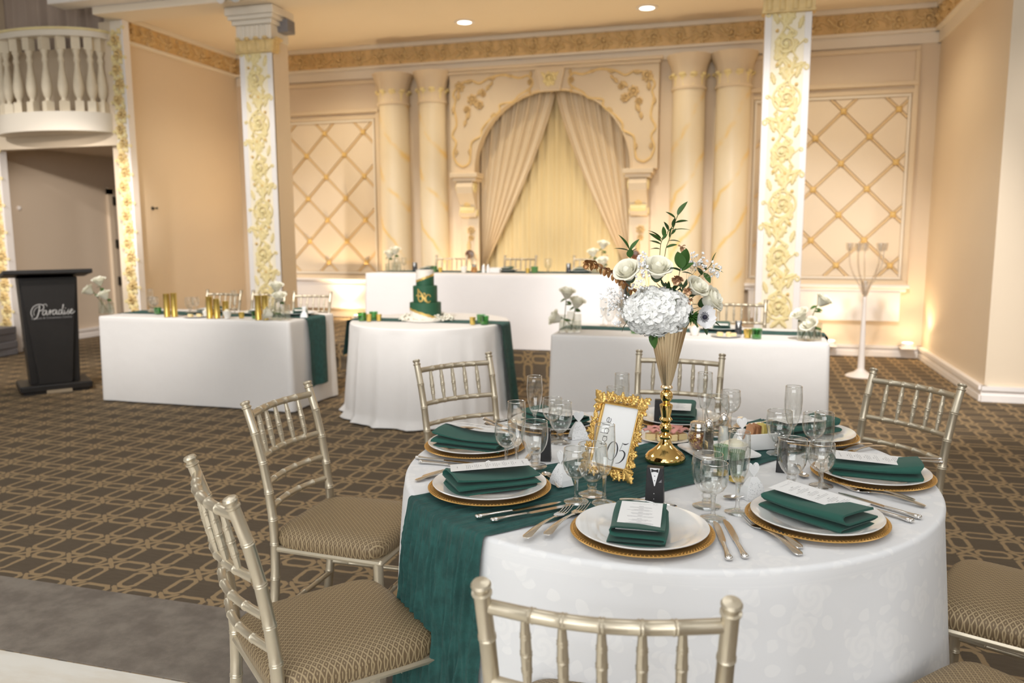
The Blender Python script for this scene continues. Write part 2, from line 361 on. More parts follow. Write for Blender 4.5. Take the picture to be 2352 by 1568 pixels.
LAMPE = emit('lit_lamp_lens', (1, .88, .66), 9.0); LAMPW = emit('lit_downlight_lens', (1, .93, .82), 6.0)
# ---------------------------------------------------------------- setting: floor, walls, ceiling
YB = 10.27; XL = -7.05; XR = 2.08; YC = 7.9
struct('floor', M().box(-11, 8, 2.05, 12, -.06, 0), CARPET)
struct('floor.001', M().box(-11, .05, -5.5, 2.05, -.06, -.001), MARBLEF)
struct('floor.002', M().box(.05, 8, -5.5, 2.05, -.06, 0), CARPET)
tag(obj('carpet_strip', M().box(-7.0, -.1, 2.052, 2.53, -.002, .006), GREYRUG, smooth=False), 'plain grey plush carpet strip along the edge of the marble floor', 'carpet')
def wall(name, boxes, m=PAINT):
    k = M()
    for b in boxes: k.box(*b)
    return struct(name, k, m)
wall('wall_back', [(-7.2, -3.42, YB, YB+.15, 0, 4.1), (-1.36, 2.3, YB, YB+.15, 0, 4.1), (-3.42, -1.36, YB+.28, YB+.4, 0, 4.1)])
wall('wall_left', [(XL-.15, XL, 7.975, YB+.1, 0, 4.1)])
wall('wall_right', [(XR, XR+.15, 7.85, YB+.1, 0, 4.1), (XR, 8, 7.7, 7.85, 0, 4.9)])
wall('wall_left_front', [(-7.03, -6.89, YC, 7.97, 0, 4.3), (-8.79, -7.03, YC, YC+.12, 2.515, 2.9), (-11, -8.96, YC, 8.1, 0, 4.9), (-7.22, -7.03, YC, YC+.12, 2.9, 3.9), (-8.79, -7.22, YC+.06, YC+.12, 2.9, 3.66), (-8.79, -7.03, YC, YC+.3, 4.35, 4.9), (-8.96, -8.79, YC+.071, 8.1, 2.515, 4.9), (-8.96, -8.79, YC, YC+.071, 2.515, 4.9)])
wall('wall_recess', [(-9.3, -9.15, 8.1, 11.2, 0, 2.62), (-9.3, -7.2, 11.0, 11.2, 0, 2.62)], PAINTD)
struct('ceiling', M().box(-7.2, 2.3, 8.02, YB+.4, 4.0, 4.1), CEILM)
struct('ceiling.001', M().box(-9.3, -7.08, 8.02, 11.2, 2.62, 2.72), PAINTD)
struct('ceiling.002', M().box(-11, 8, -5.5, 7.6, 4.78, 4.9), HALLW)
wall('wall_front_hall', [(-11, 8, -5.65, -5.5, -.06, 4.9)], HALLW); wall('wall_hall_right', [(8, 8.15, -5.6, 7.8, -.06, 4.9)], HALLW); wall('wall_hall_left', [(-11.15, -11, -5.6, 8, -.06, 4.9)], HALLW)
# beam over the column row, with crown and slot on its front
struct('trim_1', M().box(-7.03, 2.3, 7.62, 8.02, 3.905, 4.9), CEILM)
struct('trim_2', M().box(-7.40, -5.0, 7.38, 7.62, 3.98, 4.06).box(-7.5, -5.2, 7.34, 7.42, 4.06, 4.12), WHITEP)
struct('trim_3', M().box(-7.30, -5.3, 7.425, 7.60, 4.062, 4.10), DARKG)
# baseboards: two-step moulding
def baseb(name, x0, x1, y0, y1, dx, dy):
    k = M()
    for d, z0, z1 in ((.045, 0, .055), (.022, .055, .10), (.05, .10, .135)):
        k.box(x0-(d if dx < 0 else 0), x1+(d if dx > 0 else 0), y0-(d if dy < 0 else 0), y1, z0, z1)
    return struct(name, k, WHITEP)
baseb('baseboard_right', XR, XR+.02, 7.68, YB, -1, 0); baseb('baseboard_right_front', XR-.03, 8, 7.7, 7.71, 0, -1)
baseb('baseboard_back', -.6, XR, YB, YB+.02, 0, -1); baseb('baseboard_left', -9.17, -9.15, 8.1, 9.85, 1, 0)
baseb('baseboard_left_front', -11, -8.98, YC, YC+.02, 0, -1)
# stage riser, carpeted on top and front
st = thing('stage_platform', 'low carpeted stage riser in patterned carpet under the head table', 'stage')
obj('platform_top', M().box(XL+.005, -.62, 7.58, YB-.005, .28, .302), CARPET, st, False)
obj('platform_front', M().box(XL+.005, -.62, 7.56, 7.58, .002, .302), RISER, st, False)
obj('platform_side', M().box(-.62, -.60, 7.56, YB-.005, .002, .302), RISER, st, False)
# recess doorway at its far end
d = struct('door_1', M().box(-9.15, -9.10, 9.93, 10.02, 0, 2.16).box(-9.15, -9.10, 10.90, 10.99, 0, 2.16).box(-9.15, -9.10, 9.93, 10.99, 2.08, 2.18), PAINT)
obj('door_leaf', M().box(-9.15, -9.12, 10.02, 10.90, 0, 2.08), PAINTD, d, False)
for z in (.72, 1.28, 1.92): obj('hinge', M().box(-9.12, -9.085, 10.0, 10.05, z, z+.13), DARKG, d, False)
tag(obj('wall_bumper', M().lathe([(0, 0), (.028, 0), (.03, .02), (.015, .035), (0, .04)], 12, T(-9.15, 8.4, 1.83) @ Ry(pi/2)), WHITEP), 'small white round bumper on the recess wall above the lectern', 'bumper')
tag(obj('wall_hook', M().lathe([(0, 0), (.022, 0), (.022, .01), (.008, .02), (.008, .06), (.016, .07), (0, .075)], 10, T(XL, 8.4, 1.80) @ Ry(pi/2)), DARKG), 'small dark hook on the plain left wall beside the gold pilaster', 'hook')

RELG = mat('cream_relief_ground', (.97, .87, .68), .6, var=.04, vs=8)
# ---------------------------------------------------------------- relief ornaments (front = -Y, x right, z up)
def spiral(cx, cz, r0, turns, a0, r=.008, dr=.85, n=22, cw=1, y=-.006):
    return [(cx+r0*(1-dr*i/n)*cos(a0+cw*turns*2*pi*i/n), y-.004*i/n, cz+r0*(1-dr*i/n)*sin(a0+cw*turns*2*pi*i/n)) for i in range(n+1)]
def rosette(R, bud=True):
    m = M()
    for k in range(7): m.ell((0, 0, 0), (R*.36, .012, R*.30), 8, 5, Ry(2*pi*k/7) @ T(R*.66, -.002, 0))
    m.tube(spiral(0, 0, R*.72, 1.6, .4, y=-.014), [R*.13*(1-.5*i/22) for i in range(23)], 6)
    if bud: m.ell((0, -.02, 0), (R*.26, .02, R*.26), 10, 6)
    return m
def leafrel(L, Wd):   # acanthus-like leaf along +z, low relief
    m = M()
    def f(u, v):
        w = Wd*sin(pi*min(1, v*.93+.07))**.7*(1+.18*sin(v*22)); x = (u-.5)*2
        return (x*w*.5, -.004-.014*(1-x*x)+.004*abs(sin(v*22))*abs(x), v*L)
    return m.grid(6, 12, f)
def scrollrel(w, h, r=.011):
    m = M(); n = 26
    p = [(w*.5*sin(1.15*pi*i/n)-w*.1, -.008, h*(i/n)) for i in range(n+1)]
    m.tube(p, [r*(.5+.7*sin(pi*i/n)) for i in range(n+1)], 6)
    m.tube(spiral(p[-1][0]-.03, h, .03, 1.2, 0, cw=1), [r*.8]*23, 6); m.tube(spiral(p[0][0]+.03, 0, .03, 1.2, pi, cw=1), [r*.8]*23, 6)
    return m
ROSA = mesh('rosette', rosette(.085), GOLDP); ROSB = mesh('rosette_ring', rosette(.075).tube([(.095*cos(2*pi*i/28), -.008, .095*sin(2*pi*i/28)) for i in range(28)], .008, 6, closed=True), GOLDP)
LEAFR = mesh('relief_leaf', leafrel(.13, .055), GOLDP); SCRR = mesh('relief_scroll', scrollrel(.13, .20), GOLDP); BUDR = mesh('relief_bud', M().ell((0, -.01, 0), (.016, .014, .016), 8, 6), STUDM)
def relief_column(parent, x, y, z0, z1, w, off=0.0, sx=1.0):
    z = z0+off; k = 0
    while z < z1+.2:
        def pl(name, me, dx, dz, r=0, s=1.0, fl=1):
            if z0+.05 < z+dz < z1-.05: put(name, me, parent, T(x+dx*1.02*sx, y, z+dz) @ Ry(r) @ S(s*fl*sx*1.22, 1.1, s*1.25))
        pl('rosette', ROSA if k % 2 else ROSB, .01*(-1)**k, 0, .5*k); pl('bud', BUDR, .01*(-1)**k, 0, 0, 1.3)
        f = (-1)**k
        pl('scroll', SCRR, -.055*f, .10, .25*f, 1, f); pl('scroll', SCRR, .07*f, .06, .1*f, .85, -f); pl('scroll', SCRR, -.085*f, -.13, -.1*f, .6, f)
        pl('leaf', LEAFR, .03*f, .15, -.6*f); pl('leaf', LEAFR, .0, .19, .5*f); pl('leaf', LEAFR, -.06*f, .22, .9*f, .8); pl('leaf', LEAFR, .07*f, -.13, .2*f, .8); pl('leaf', LEAFR, -.05*f, -.20, .8*f, .8); pl('leaf', LEAFR, .06*f, .27, 1.2*f, .7)
        pl('leaf', LEAFR, -.09*f, .02, 2.6*f, .7); pl('leaf', LEAFR, .10*f, .0, -2.4*f, .6); pl('leaf', LEAFR, .085*f, .18, .3*f, .75); pl('leaf', LEAFR, -.095*f, .13, -.3*f, .7); pl('leaf', LEAFR, .0, -.12, 1.5*f, .7); pl('leaf', LEAFR, .09*f, -.20, -.7*f, .7)
        pl('bud', BUDR, .02*f, .28, 0, .9); pl('bud', BUDR, -.08*f, .30, 0, .8); pl('bud', BUDR, .09*f, .12, 0, .8)
        z += .478; k += 1
def square_column(x0, label):
    x1 = x0+.405; y0, y1 = YC, YC+.33; zc = 3.43; zb = 0.302 if x0 < -.7 else 0.0
    c = thing('square_column', label, 'column', (0, 0, 0), group='ornate square columns')
    obj('shaft', M().box(x0, x1, y0+.012, y1, zb, 3.9), PAINT, c, False)
    obj('edge_strip', M().box(x0, x0+.062, y0, y0+.03, zb, zc), WHITEP, c, False, bevel=.006)
    obj('edge_strip', M().box(x1-.062, x1, y0, y0+.03, zb, zc), WHITEP, c, False, bevel=.006)
    obj('relief_ground', M().box(x0+.062, x1-.062, y0+.006, y0+.02, zb, zc), RELG, c, False)
    relief_column(c, x0+.2025, y0+.006, .5, zc, .28, off=.27)
    cap = obj('capital', M().box(x0-.015, x1+.015, y0-.02, y1, 3.565, 3.72).box(x0-.045, x1+.045, y0-.05, y1, 3.72, 3.77).box(x0-.075, x1+.075, y0-.08, y1, 3.77, 3.815).box(x0-.095, x1+.095, y0-.1, y1, 3.815, 3.90), PLASTER, c, False, bevel=.008)
    for i in range(7): obj('flute', M().lathe([(.018, 0), (.02, .14)], 8, T(x0+.03+i*.0575, y0-.02, 3.572)), PLASTER, cap)
    obj('gold_band', M().box(x0-.03, x1+.03, y0-.035, y0+.1, 3.43, 3.452), GOLDW, c, False, bevel=.005)
    obj('gold_band_ground', M().box(x0-.022, x1+.022, y0-.028, y0+.1, 3.452, 3.565), GOLDW, c, False)
    for i in range(4):
        xx = x0+.035+i*.112
        lf = obj('capital_leaf', M().add(*_leafcap(.075, .13), T(xx, y0-.045, 3.45)), GOLDW, c)
        obj('capital_leaf', M().add(*_leafcap(.075, .13), T(x1+.035, y0+.0+i*.05, 3.45) @ Rz(pi/2)), GOLDW, c) if i < 3 and x0 < -1 else None
    return c
def _leafcap(w, h):
    m = M()
    def f(u, v):
        x = (u-.5)*2; ww = w*(.95-.25*v+.25*v**4)
        return (x*ww*.5, .02-.02*(1-x*x)-.055*max(0, v-.55)**1.4*2.2, h*(v-.55*max(0, v-.85)*2))
    m.grid(6, 8, f); m.ell((0, -.028, h*.93), (w*.42, .016, .018), 8, 5); return m.v, m.f
square_column(-5.37, 'ornate square column with gold scroll relief behind the left long table')
square_column(.14, 'ornate square column with gold scroll relief behind the right long table')
# pilasters framing the recess
TILE = mesh('rose_relief', rosette(.062), mat('amber_washed_rose', (.85, .60, .28), .5, var=.3, vs=18)); LEAFS = mesh('leaf_relief', leafrel(.10, .05), GOLDP)
def pilaster(x0, label, zt=3.9):
    p = thing('pilaster', label, 'pilaster', group='rose relief pilasters')
    obj('shaft', M().box(x0, x0+.155, YC-.02, YC+.0, 0, zt), PLASTER, p, False)
    obj('edge_strip', M().box(x0+.155, x0+.18, YC-.03, YC+.07, 0, zt), WHITEP, p, False)
    obj('plinth', M().box(x0-.02, x0+.20, YC-.06, YC-.005, 0, .16), WHITEP, p, False, bevel=.01)
    z = .22; k = 0
    while z < zt-.06:
        f = (-1)**k
        put('rose', TILE, p, T(x0+.078+.016*f, YC-.022, z) @ Ry(k) @ S(1.12, 1.7, 1.12))
        for dx, dz, r in ((.02, .05, .3), (.135, .06, -.4), (.035, -.06, 2.7), (.125, -.05, -2.5), (.078, .075, 1.3*f), (.01, .0, pi)): put('leaf', LEAFS, p, T(x0+dx, YC-.021, z+dz) @ Ry(r) @ S(.9, 1.3, .7))
        put('scroll', SCRR, p, T(x0+.075-.045*f, YC-.02, z-.02) @ S(f*.8, 1, .75))
        z += .165; k += 1
pilaster(-7.04, 'tall gold rose relief pilaster between the recess and the left wall'); pilaster(-8.98, 'gold rose relief pilaster at the left image edge behind the lectern', 2.5)
# gilded frieze along the ceiling
def frieze(name, x0, x1, mk, n):
    f = struct(name, mk, BANDC); return f
def band(k, p0, p1, nrm, flip=1):   # frieze + two cream mouldings between two plan points
    d = (Vector(p1)-Vector(p0)); L = d.length; a = atan2(d.y, d.x); mt = T(p0[0], p0[1], 0) @ Rz(a)
    s = flip
    g = struct('trim_%d' % k, M().box(0, L, min(0, s*.05), max(0, s*.05), 3.73, 3.945, mt), BANDC)
    obj('moulding', M().box(0, L, min(0, s*.08), max(0, s*.08), 3.945, 4.0, mt).box(0, L, min(0, s*.075), max(0, s*.075), 3.695, 3.73, mt), PLASTER, g, False, bevel=.006)
    if k != 5: obj('cove', M().box(0, L, min(0, s*.03), max(0, s*.03), 3.575, 3.695, mt), PLASTER, g, False)
    n = int(L/.30)
    for i in range(n):
        x = (i+.5)*L/n; r = mt @ T(x, s*.05, 3.835) @ (Rz(0) if s < 0 else Rz(pi))
        put('rosette', BANDR, g, r @ Ry(.7*i) @ S(1.15, 1.5, 1.15))
        for dx, dz, ra in ((-.12, .05, 2.2), (.10, -.06, -1.0), (.15, .06, .6), (-.05, -.08, 2.6), (.05, .085, -.8)): put('leaf', BANDL, g, r @ T(dx, 0, dz*.7) @ Ry(ra) @ S(.7, 1.3, .65))
        put('scroll', BANDS, g, r @ T(.11, 0, 0) @ Ry(pi/2+.3*(-1)**i) @ T(0, 0, -.08) @ S((-1)**i*.9, 1.2, .8)); put('leaf', BANDL, g, r @ T(-.08, 0, .02*(-1)**i) @ Ry(-pi/2+.6*(-1)**i) @ S(.8, 1.2, .8))
    return g
FG = mat('frieze_gold_relief', (.74, .54, .27), .5, var=.15, vs=20)
BANDR = mesh('frieze_rosette', rosette(.075), FG); BANDS = mesh('frieze_scroll', scrollrel(.11, .18), FG); BANDL = mesh('frieze_leaf', leafrel(.11, .06), FG)
band(4, (XL+.02, YB), (XR, YB), None, -1)
band(5, (XL, 7.98), (XL, YB), None, -1); band(6, (XR, YB), (XR, 7.72), None, -1)

# ---------------------------------------------------------------- panelled back wall
BEADM = mat('gilt_bead_paint', (.84, .63, .36), .5)
def panel(x0, x1, xs, label, zb):
    p = thing('tufted_wall_panel', label, 'panel', group='lattice wall panels')
    y = YB
    fx0, fx1, fz0, fz1 = x0, x1, .95, 3.0
    obj('panel_back', M().box(x0-.10, x1+.10, y-.035, y-.003, .86, 3.55), PAINT, p, False)
    def frame(a0, a1, b0, b1, w, d, ma, nm):
        obj(nm, M().box(a0-w, a1+w, y-d, y-.03, b1, b1+w).box(a0-w, a1+w, y-d, y-.03, b0-w, b0).box(a0-w, a0, y-d, y-.03, b0, b1).box(a1, a1+w, y-d, y-.03, b0, b1), ma, p, False, bevel=.008)
    frame(fx0, fx1, fz0, fz1, .03, .075, PLASTER, 'inner_moulding'); frame(fx0-.035, fx1+.035, fz0-.035, fz1+.035, .05, .06, ARCHP, 'middle_moulding')
    frame(x0-.05, x1+.05, .9, 3.50, .05, .065, ARCHP, 'outer_moulding'); obj('top_rail', M().box(x0-.10, x1+.10, y-.085, y-.03, 3.12, 3.17), ARCHP, p, False, bevel=.01)
    # lattice: pads proud between gilt beads, gold studs on the crossings
    hx, hz = .295, .297; z0 = 2.862
    def clip(poly):
        for ax, lim, sg in ((0, fx0, 1), (0, fx1, -1), (1, fz0, 1), (1, fz1, -1)):
            o = []
            for i, a in enumerate(poly):
                b = poly[(i+1) % len(poly)]; da, db = sg*(a[ax]-lim), sg*(b[ax]-lim)
                if da >= 0: o.append(a)
                if da*db < 0:
                    t_ = da/(da-db); o.append((a[0]+(b[0]-a[0])*t_, a[1]+(b[1]-a[1])*t_))
            poly = o
            if not poly: return poly
        return poly
    for r in range(-1, 9):
        for c in range(-1, 8):
            if (r+c) % 2: continue
            cx, cz = xs+(c-1)*hx, z0-(r-0)*hz
            if fx0-.05 < cx < fx1+.02 and fz0+.03 < cz < fz1-.03:
                obj('stud', M().lathe([(0, 0), (.042, .0), (.046, .012), (.03, .03), (.018, .034), (0, .036)], 4, T(cx, y-.05, cz) @ Rx(pi/2) @ Rz(pi/4)), STUDM, p, False)
            g = .018
            pl = clip([(cx, cz-hz+hz+hz-g*1.4), (cx+hx-g*1.4, cz), (cx, cz-hz+g*1.4), (cx-hx+g*1.4, cz)][::-1] if False else [(cx+hx-g*1.4+0, cz-hz+hz), (cx, cz+hz-g*1.4), (cx-hx+g*1.4, cz), (cx, cz-hz+g*1.4)])
            # pads sit between studs, so shift by one half cell
            cx2 = cx+hx; pl = clip([(cx2+hx-g*1.4, cz), (cx2, cz+hz-g*1.4), (cx2-hx+g*1.4, cz), (cx2, cz-hz+g*1.4)])
            if len(pl) >= 3:
                m = M().prism(pl, 0, .022, T(0, y-.035, 0) @ Rx(pi/2)); obj('pad', m, PADM, p, False, bevel=.012)
            for sx in (1, -1):
                a, b = (cx, cz), (cx+sx*hx, cz-hz)
                sg = clip([a, b, b, a])
                def cl(a, b):
                    t0, t1 = 0., 1.
                    for ax, lo, hi in ((0, fx0, fx1), (1, fz0, fz1)):
                        dd = b[ax]-a[ax]; q0, q1 = sorted(((lo-a[ax])/dd, (hi-a[ax])/dd)); t0, t1 = max(t0, q0), min(t1, q1)
                    return None if t1-t0 < .08 else tuple((a[0]+(b[0]-a[0])*q, a[1]+(b[1]-a[1])*q) for q in (t0, t1))
                q = cl(a, b)
                if q: obj('bead', M().tube([(q[0][0], y-.044, q[0][1]), (q[1][0], y-.044, q[1][1])], .014, 6), BEADM, p)
    # ledge and plinth under it
    obj('ledge', M().box(x0-.12, x1+.12, y-.15, y-.003, .82, .86).box(x0-.09, x1+.09, y-.11, y-.003, .775, .82), WHITEP, p, False, bevel=.012)
    obj('plinth', M().box(x0-.03, x1+.03, y-.12, y-.003, .43, .775), WHITEP, p, False, bevel=.01)
panel(-6.60, -4.90, -5.93, 'cream diamond tufted wall panel with gold studs, left of the arch', .3)
panel(.13, 1.775, .797, 'cream diamond tufted wall panel with gold studs, at the far right', 0)
def round_column(x, r, label):
    c = thing('round_column', label, 'column', (x, YB-.12, 0), group='veined round columns')
    zb = .302 if x < -.6 else 0
    obj('shaft', M().lathe([(r, zb+.17), (r, 1.2), (r*.97, 3.19)], 32), MARBLEC if x < -2 else MARBLER, c)
    obj('base', M().lathe([(r*1.25, zb), (r*1.25, zb+.06), (r*1.2, zb+.09), (r*1.05, zb+.12), (r*1.08, zb+.15), (r, zb+.17)], 32), ARCHP, c)
    cap = obj('capital', M().lathe([(r*1.03, 3.17), (r*1.08, 3.19), (r*1.0, 3.215), (r*1.0, 3.36), (r*1.1, 3.45), (r*1.3, 3.54), (r*1.36, 3.575), (0, 3.575)], 32, ripple=lambda a, z: .03*sin(a*14) if z > 3.34 else 0), ARCHP, c)
    for k in range(10):
        a = 2*pi*k/10; obj('capital_leaf', M().add(*_leafcap(r*.52, .14), T(r*1.0*cos(a), r*1.0*sin(a), 3.215) @ Rz(a+pi/2)), GOLDP, c)
round_column(-4.55, .205, 'veined cream round column, leftmost of the four beside the arch'); round_column(-3.99, .19, 'veined cream round column just left of the arch')
round_column(-.67, .20, 'veined cream round column just right of the arch'); round_column(-.15, .205, 'veined cream round column, rightmost of the four beside the arch')

# ---------------------------------------------------------------- arch with spandrels, corbels and drapes
ac, ar, az = -2.385, 1.02, 2.265
A = thing('arch_surround', 'cream arch surround with gold rococo spandrels above the drapes', 'arch')
def archblock():
    n = 40; x0, x1, z1 = -3.75, -1.03, 3.575; pts = [(ac+ar*cos(pi*i/n), az+ar*sin(pi*i/n)) for i in range(n+1)]
    m = M(); out = []
    for px, pz in pts:
        dx, dz = px-ac, pz-az; k = min((x1-ac)/abs(dx) if abs(dx) > 1e-6 else 1e9, (z1-az)/dz if dz > 1e-6 else 1e9); out.append((ac+dx*k, az+dz*k))
    # insert true corners by snapping nearest
    for cx in (x0, x1):
        j = min(range(n+1), key=lambda i: hypot(out[i][0]-cx, out[i][1]-z1)); out[j] = (cx, z1)
    y0, y1 = YB-.14, YB-.002; vs = []
    for p, q in zip(pts, out): vs += [(p[0], y0, p[1]), (q[0], y0, q[1]), (p[0], y1, p[1]), (q[0], y1, q[1])]
    fs = []
    for i in range(n):
        a, b = 4*i, 4*i+4; fs += [(a, a+1, b+1, b), (a+2, b+2, b+3, a+3), (a, b, b+2, a+2), (a+1, a+3, b+3, b+1)]
    fs += [(0, 2, 3, 1), (4*n, 4*n+1, 4*n+3, 4*n+2)]
    return m.add(vs, fs)
obj('arch_block', archblock(), ARCHP, A, True, angle=30)
obj('arch_rim', M().tube([(ac+(ar+.012)*cos(pi*i/48), YB-.145, az+(ar+.012)*sin(pi*i/48)) for i in range(49)], .012, 8), ARCHP, A)
obj('cornice', M().box(-3.80, -.98, YB-.19, YB-.14, 3.56, 3.60).box(-3.77, -1.01, YB-.17, YB-.14, 3.52, 3.56), ARCHP, A, False, bevel=.008)
obj('keystone', M().prism([(ac-.13, 3.25), (ac+.13, 3.25), (ac+.19, 3.53), (ac-.19, 3.53)], 0, .05, T(0, YB-.14, 0) @ Rx(pi/2)), ARCHP, A, False, bevel=.01)
put('keystone_relief', ROSA, A, T(ac, YB-.195, 3.40) @ S(1.1, 1.4, 1.1))
for k in range(4): put('keystone_leaf', LEAFR, A, T(ac+.03*(-1)**k, YB-.19, 3.40) @ Ry(.8+pi/2*k) @ S(.9, 1.2, .9))
def mir(p, s): return [(ac+s*(x-ac), y, z) for x, y, z in p]
def smooth(pts, n=8):
    o = []; L = len(pts)
    for i in range(L-1):
        p0, p1, p2, p3 = (Vector(pts[max(0, i-1)]), Vector(pts[i]), Vector(pts[i+1]), Vector(pts[min(L-1, i+2)]))
        for k in range(n):
            t_ = k/n; o.append(.5*((2*p1)+(p2-p0)*t_+(2*p0-5*p1+4*p2-p3)*t_*t_+(3*p1-p0-3*p2+p3)*t_**3))
    o.append(Vector(pts[-1])); return o
for s in (1, -1):
    y = YB-.148
    lo = [(-3.66, 2.40), (-3.70, 2.52), (-3.66, 2.66), (-3.71, 2.76), (-3.65, 2.9), (-3.68, 3.1), (-3.66, 3.2), (-3.69, 3.28), (-3.60, 3.40), (-3.45, 3.44), (-3.33, 3.40), (-3.2, 3.46), (-3.0, 3.49), (-2.8, 3.44), (-2.68, 3.46), (-2.62, 3.38), (-2.66, 3.30), (-2.80, 3.22), (-2.88, 3.15), (-3.05, 3.12), (-3.06, 3.04), (-3.2, 2.93), (-3.3, 2.82), (-3.31, 2.74), (-3.44, 2.66), (-3.46, 2.52), (-3.48, 2.40), (-3.57, 2.35), (-3.66, 2.40)]
    obj('gilt_scroll_border', M().tube(smooth(mir([(x, y, z) for x, z in lo], s), 6), .014, 6), GOLDW, A)
    for dx, dz, sc, r in ((-3.60, 3.37, 1.0, 0), (-3.43, 3.20, 1.0, 1), (-3.33, 3.13, .8, 2), (-3.50, 3.08, .7, .5), (-3.28, 3.27, .6, 1.5), (-2.65, 3.38, .55, 0)):
        put('gilt_rosette', BANDR, A, T(ac+s*(dx-ac), y, dz) @ Ry(r) @ S(sc, 1.2, sc))
    for dx, dz, r, sc in ((-3.62, 3.30, pi, .9), (-3.52, 3.42, 1.4, .9), (-3.36, 3.26, .9, 1), (-3.24, 3.31, .7, .8), (-3.47, 3.05, 3.5, 1), (-3.52, 2.95, 3.4, .8), (-3.40, 3.14, 2.2, .8), (-3.18, 3.36, .5, .6), (-3.2, 3.45, 1.5, .8), (-2.95, 3.47, 1.6, .7), (-3.69, 3.12, pi, .8), (-3.66, 2.5, .1, .7), (-3.47, 2.5, -.1, .7), (-3.12, 3.02, 4, .7), (-2.66, 3.3, 3, .7), (-2.64, 3.44, 0, .7)):
        put('gilt_leaf', BANDL, A, T(ac+s*(dx-ac), y, dz) @ Ry(s*r) @ S(sc, 1.3, sc))
    # corbel bracket under the springing
    cx = ac+s*(-3.515-ac)
    C_ = thing('corbel', 'scrolled cream corbel on the %s side of the arch' % ('left' if s == 1 else 'right'), 'corbel', group='arch corbels')
    obj('abacus', M().box(cx-.19, cx+.19, YB-.30, YB-.003, 2.20, 2.262).box(cx-.16, cx+.16, YB-.27, YB-.003, 2.15, 2.20), ARCHP, C_, False, bevel=.012)
    def prof():   # side profile of an S console
        p = [(0, 2.15), (-.24, 2.15), (-.27, 2.08), (-.25, 2.0), (-.2, 1.93), (-.15, 1.86), (-.115, 1.80), (-.13, 1.74), (-.10, 1.69), (-.05, 1.68), (0, 1.68)]
        return p
    p2 = prof(); m = M().prism([(a, b) for a, b in p2], -.115, .115, Matrix(((0, 0, 1, cx), (1, 0, 0, YB-.003), (0, 1, 0, 0), (0, 0, 0, 1))))
    obj('console', m, ARCHP, C_, False, bevel=.015)
    for e in (-1, 1):
        obj('volute', M().tube([(cx+e*.118, YB-.17+.075*(1-.8*i/20)*cos(i*.6), 2.07+.07*(1-.8*i/20)*sin(i*.6)) for i in range(21)], .014, 6), GOLDP, C_)
        obj('volute', M().tube([(cx+e*.118, YB-.075+.045*(1-.8*i/16)*cos(i*.6), 1.745+.045*(1-.8*i/16)*sin(i*.6)) for i in range(17)], .010, 6), GOLDP, C_)
    put('acanthus', mesh('acanthus', leafrel(.34, .15), GOLDW), C_, T(cx, YB-.23, 2.06) @ Rx(.42) @ Rx(pi) @ Rz(pi))
    obj('gilt_roll', M().lathe([(0, -.1), (.045, -.1), (.05, 0), (.045, .1), (0, .1)], 14, T(cx, YB-.11, 1.79) @ Ry(pi/2)), GOLDP, C_)
    obj('pilaster_back', M().box(cx-.13, cx+.13, YB-.05, YB-.003, .302, 2.15), ARCHP, C_, False, bevel=.006)
    for z, sc in ((1.52, .8), (1.42, .6)): put('gilt_rosette', BANDR, C_, T(cx+.02, YB-.055, z) @ S(sc, 1.3, sc))
    put('gilt_leaf', BANDL, C_, T(cx-.01, YB-.055, 1.38) @ Ry(pi) @ S(1, 1.2, 1.4))
    hb = thing('curtain_holdback', 'dark round curtain holdback knob at the %s foot of the arch' % ('left' if s == 1 else 'right'), 'holdback', (cx+s*.03, YB-.055, 1.20), group='curtain holdbacks')
    obj('stem', M().lathe([(.02, 0), (.012, .02), (.012, .09)], 10, Rx(pi/2)), DARKG, hb); obj('knob', M().lathe([(0, .08), (.05, .085), (.062, .10), (.05, .125), (0, .135)], 16, Rx(pi/2)), mat('walnut_knob', (.10, .04, .02), .4), hb)
# swagged side drapes and sheer behind
def drape(s):
    def f(u, v):   # v: 0 top .. 1 bottom
        z = 3.30*(1-v)+.31*v
        xo = ac-s*1.04; k = min(1, max(0, (v-.0)/.74)); inner = ac+s*(.02)-s*(.02+.93*k**1.25)
        if v > .74: inner = ac-s*.93+s*.12*((v-.74)/.26)
        x = inner+(xo-inner)*u
        fold = sin(u*46+1.5*sin(u*5)+.6*v)*.022*(1-.3*k)+.012*sin(u*91)
        return (x, YB+.14+fold-.05*k*(1-u), z)
    return M().grid(120, 40, f)
tag(obj('drape', drape(1), DRAPE), 'cream pleated drape swept to the left side of the arch', 'curtain', 'arch drapes')
tag(obj('drape', drape(-1), DRAPE), 'cream pleated drape swept to the right side of the arch', 'curtain', 'arch drapes')
tag(obj('sheer_curtain', M().grid(160, 4, lambda u, v: (ac-1.03+2.06*u, YB+.24+.015*sin(u*110)+.008*sin(u*47), 3.30-2.99*v)), SHEER), 'pale gold sheer curtain glowing behind the parted drapes', 'curtain')

# ---------------------------------------------------------------- balcony above the recess
bx, bw, bd = -7.905, .80, .40
B = thing('balcony', 'small cream bowed balcony with turned balusters above the recess', 'balcony')
def bow(z0, z1, off, bot=False):
    n = 32; m = M(); o = [(bx+(bw+off)*cos(pi*i/n), YC-(bd+off)*sin(pi*i/n)) for i in range(n+1)]
    return m.prism(o[::-1], z0, z1)
obj('slab', bow(2.66, 2.86, 0), PLASTER, B, True, angle=30)
def rail(z0, z1, w0, w1):
    n = 32; vs = []; fs = []
    for i in range(n+1):
        for off, z in ((w0, z0), (w1, z0), (w1, z1), (w0, z1)): vs.append((bx+(bw+off)*cos(pi*i/n), YC-(bd+off)*sin(pi*i/n), z))
    for i in range(n):
        for k in range(4): fs.append((4*i+k, 4*i+(k+1) % 4, 4*i+4+(k+1) % 4, 4*i+4+k))
    return M().add(vs, fs+[(0, 3, 2, 1), (4*n, 4*n+1, 4*n+2, 4*n+3)])
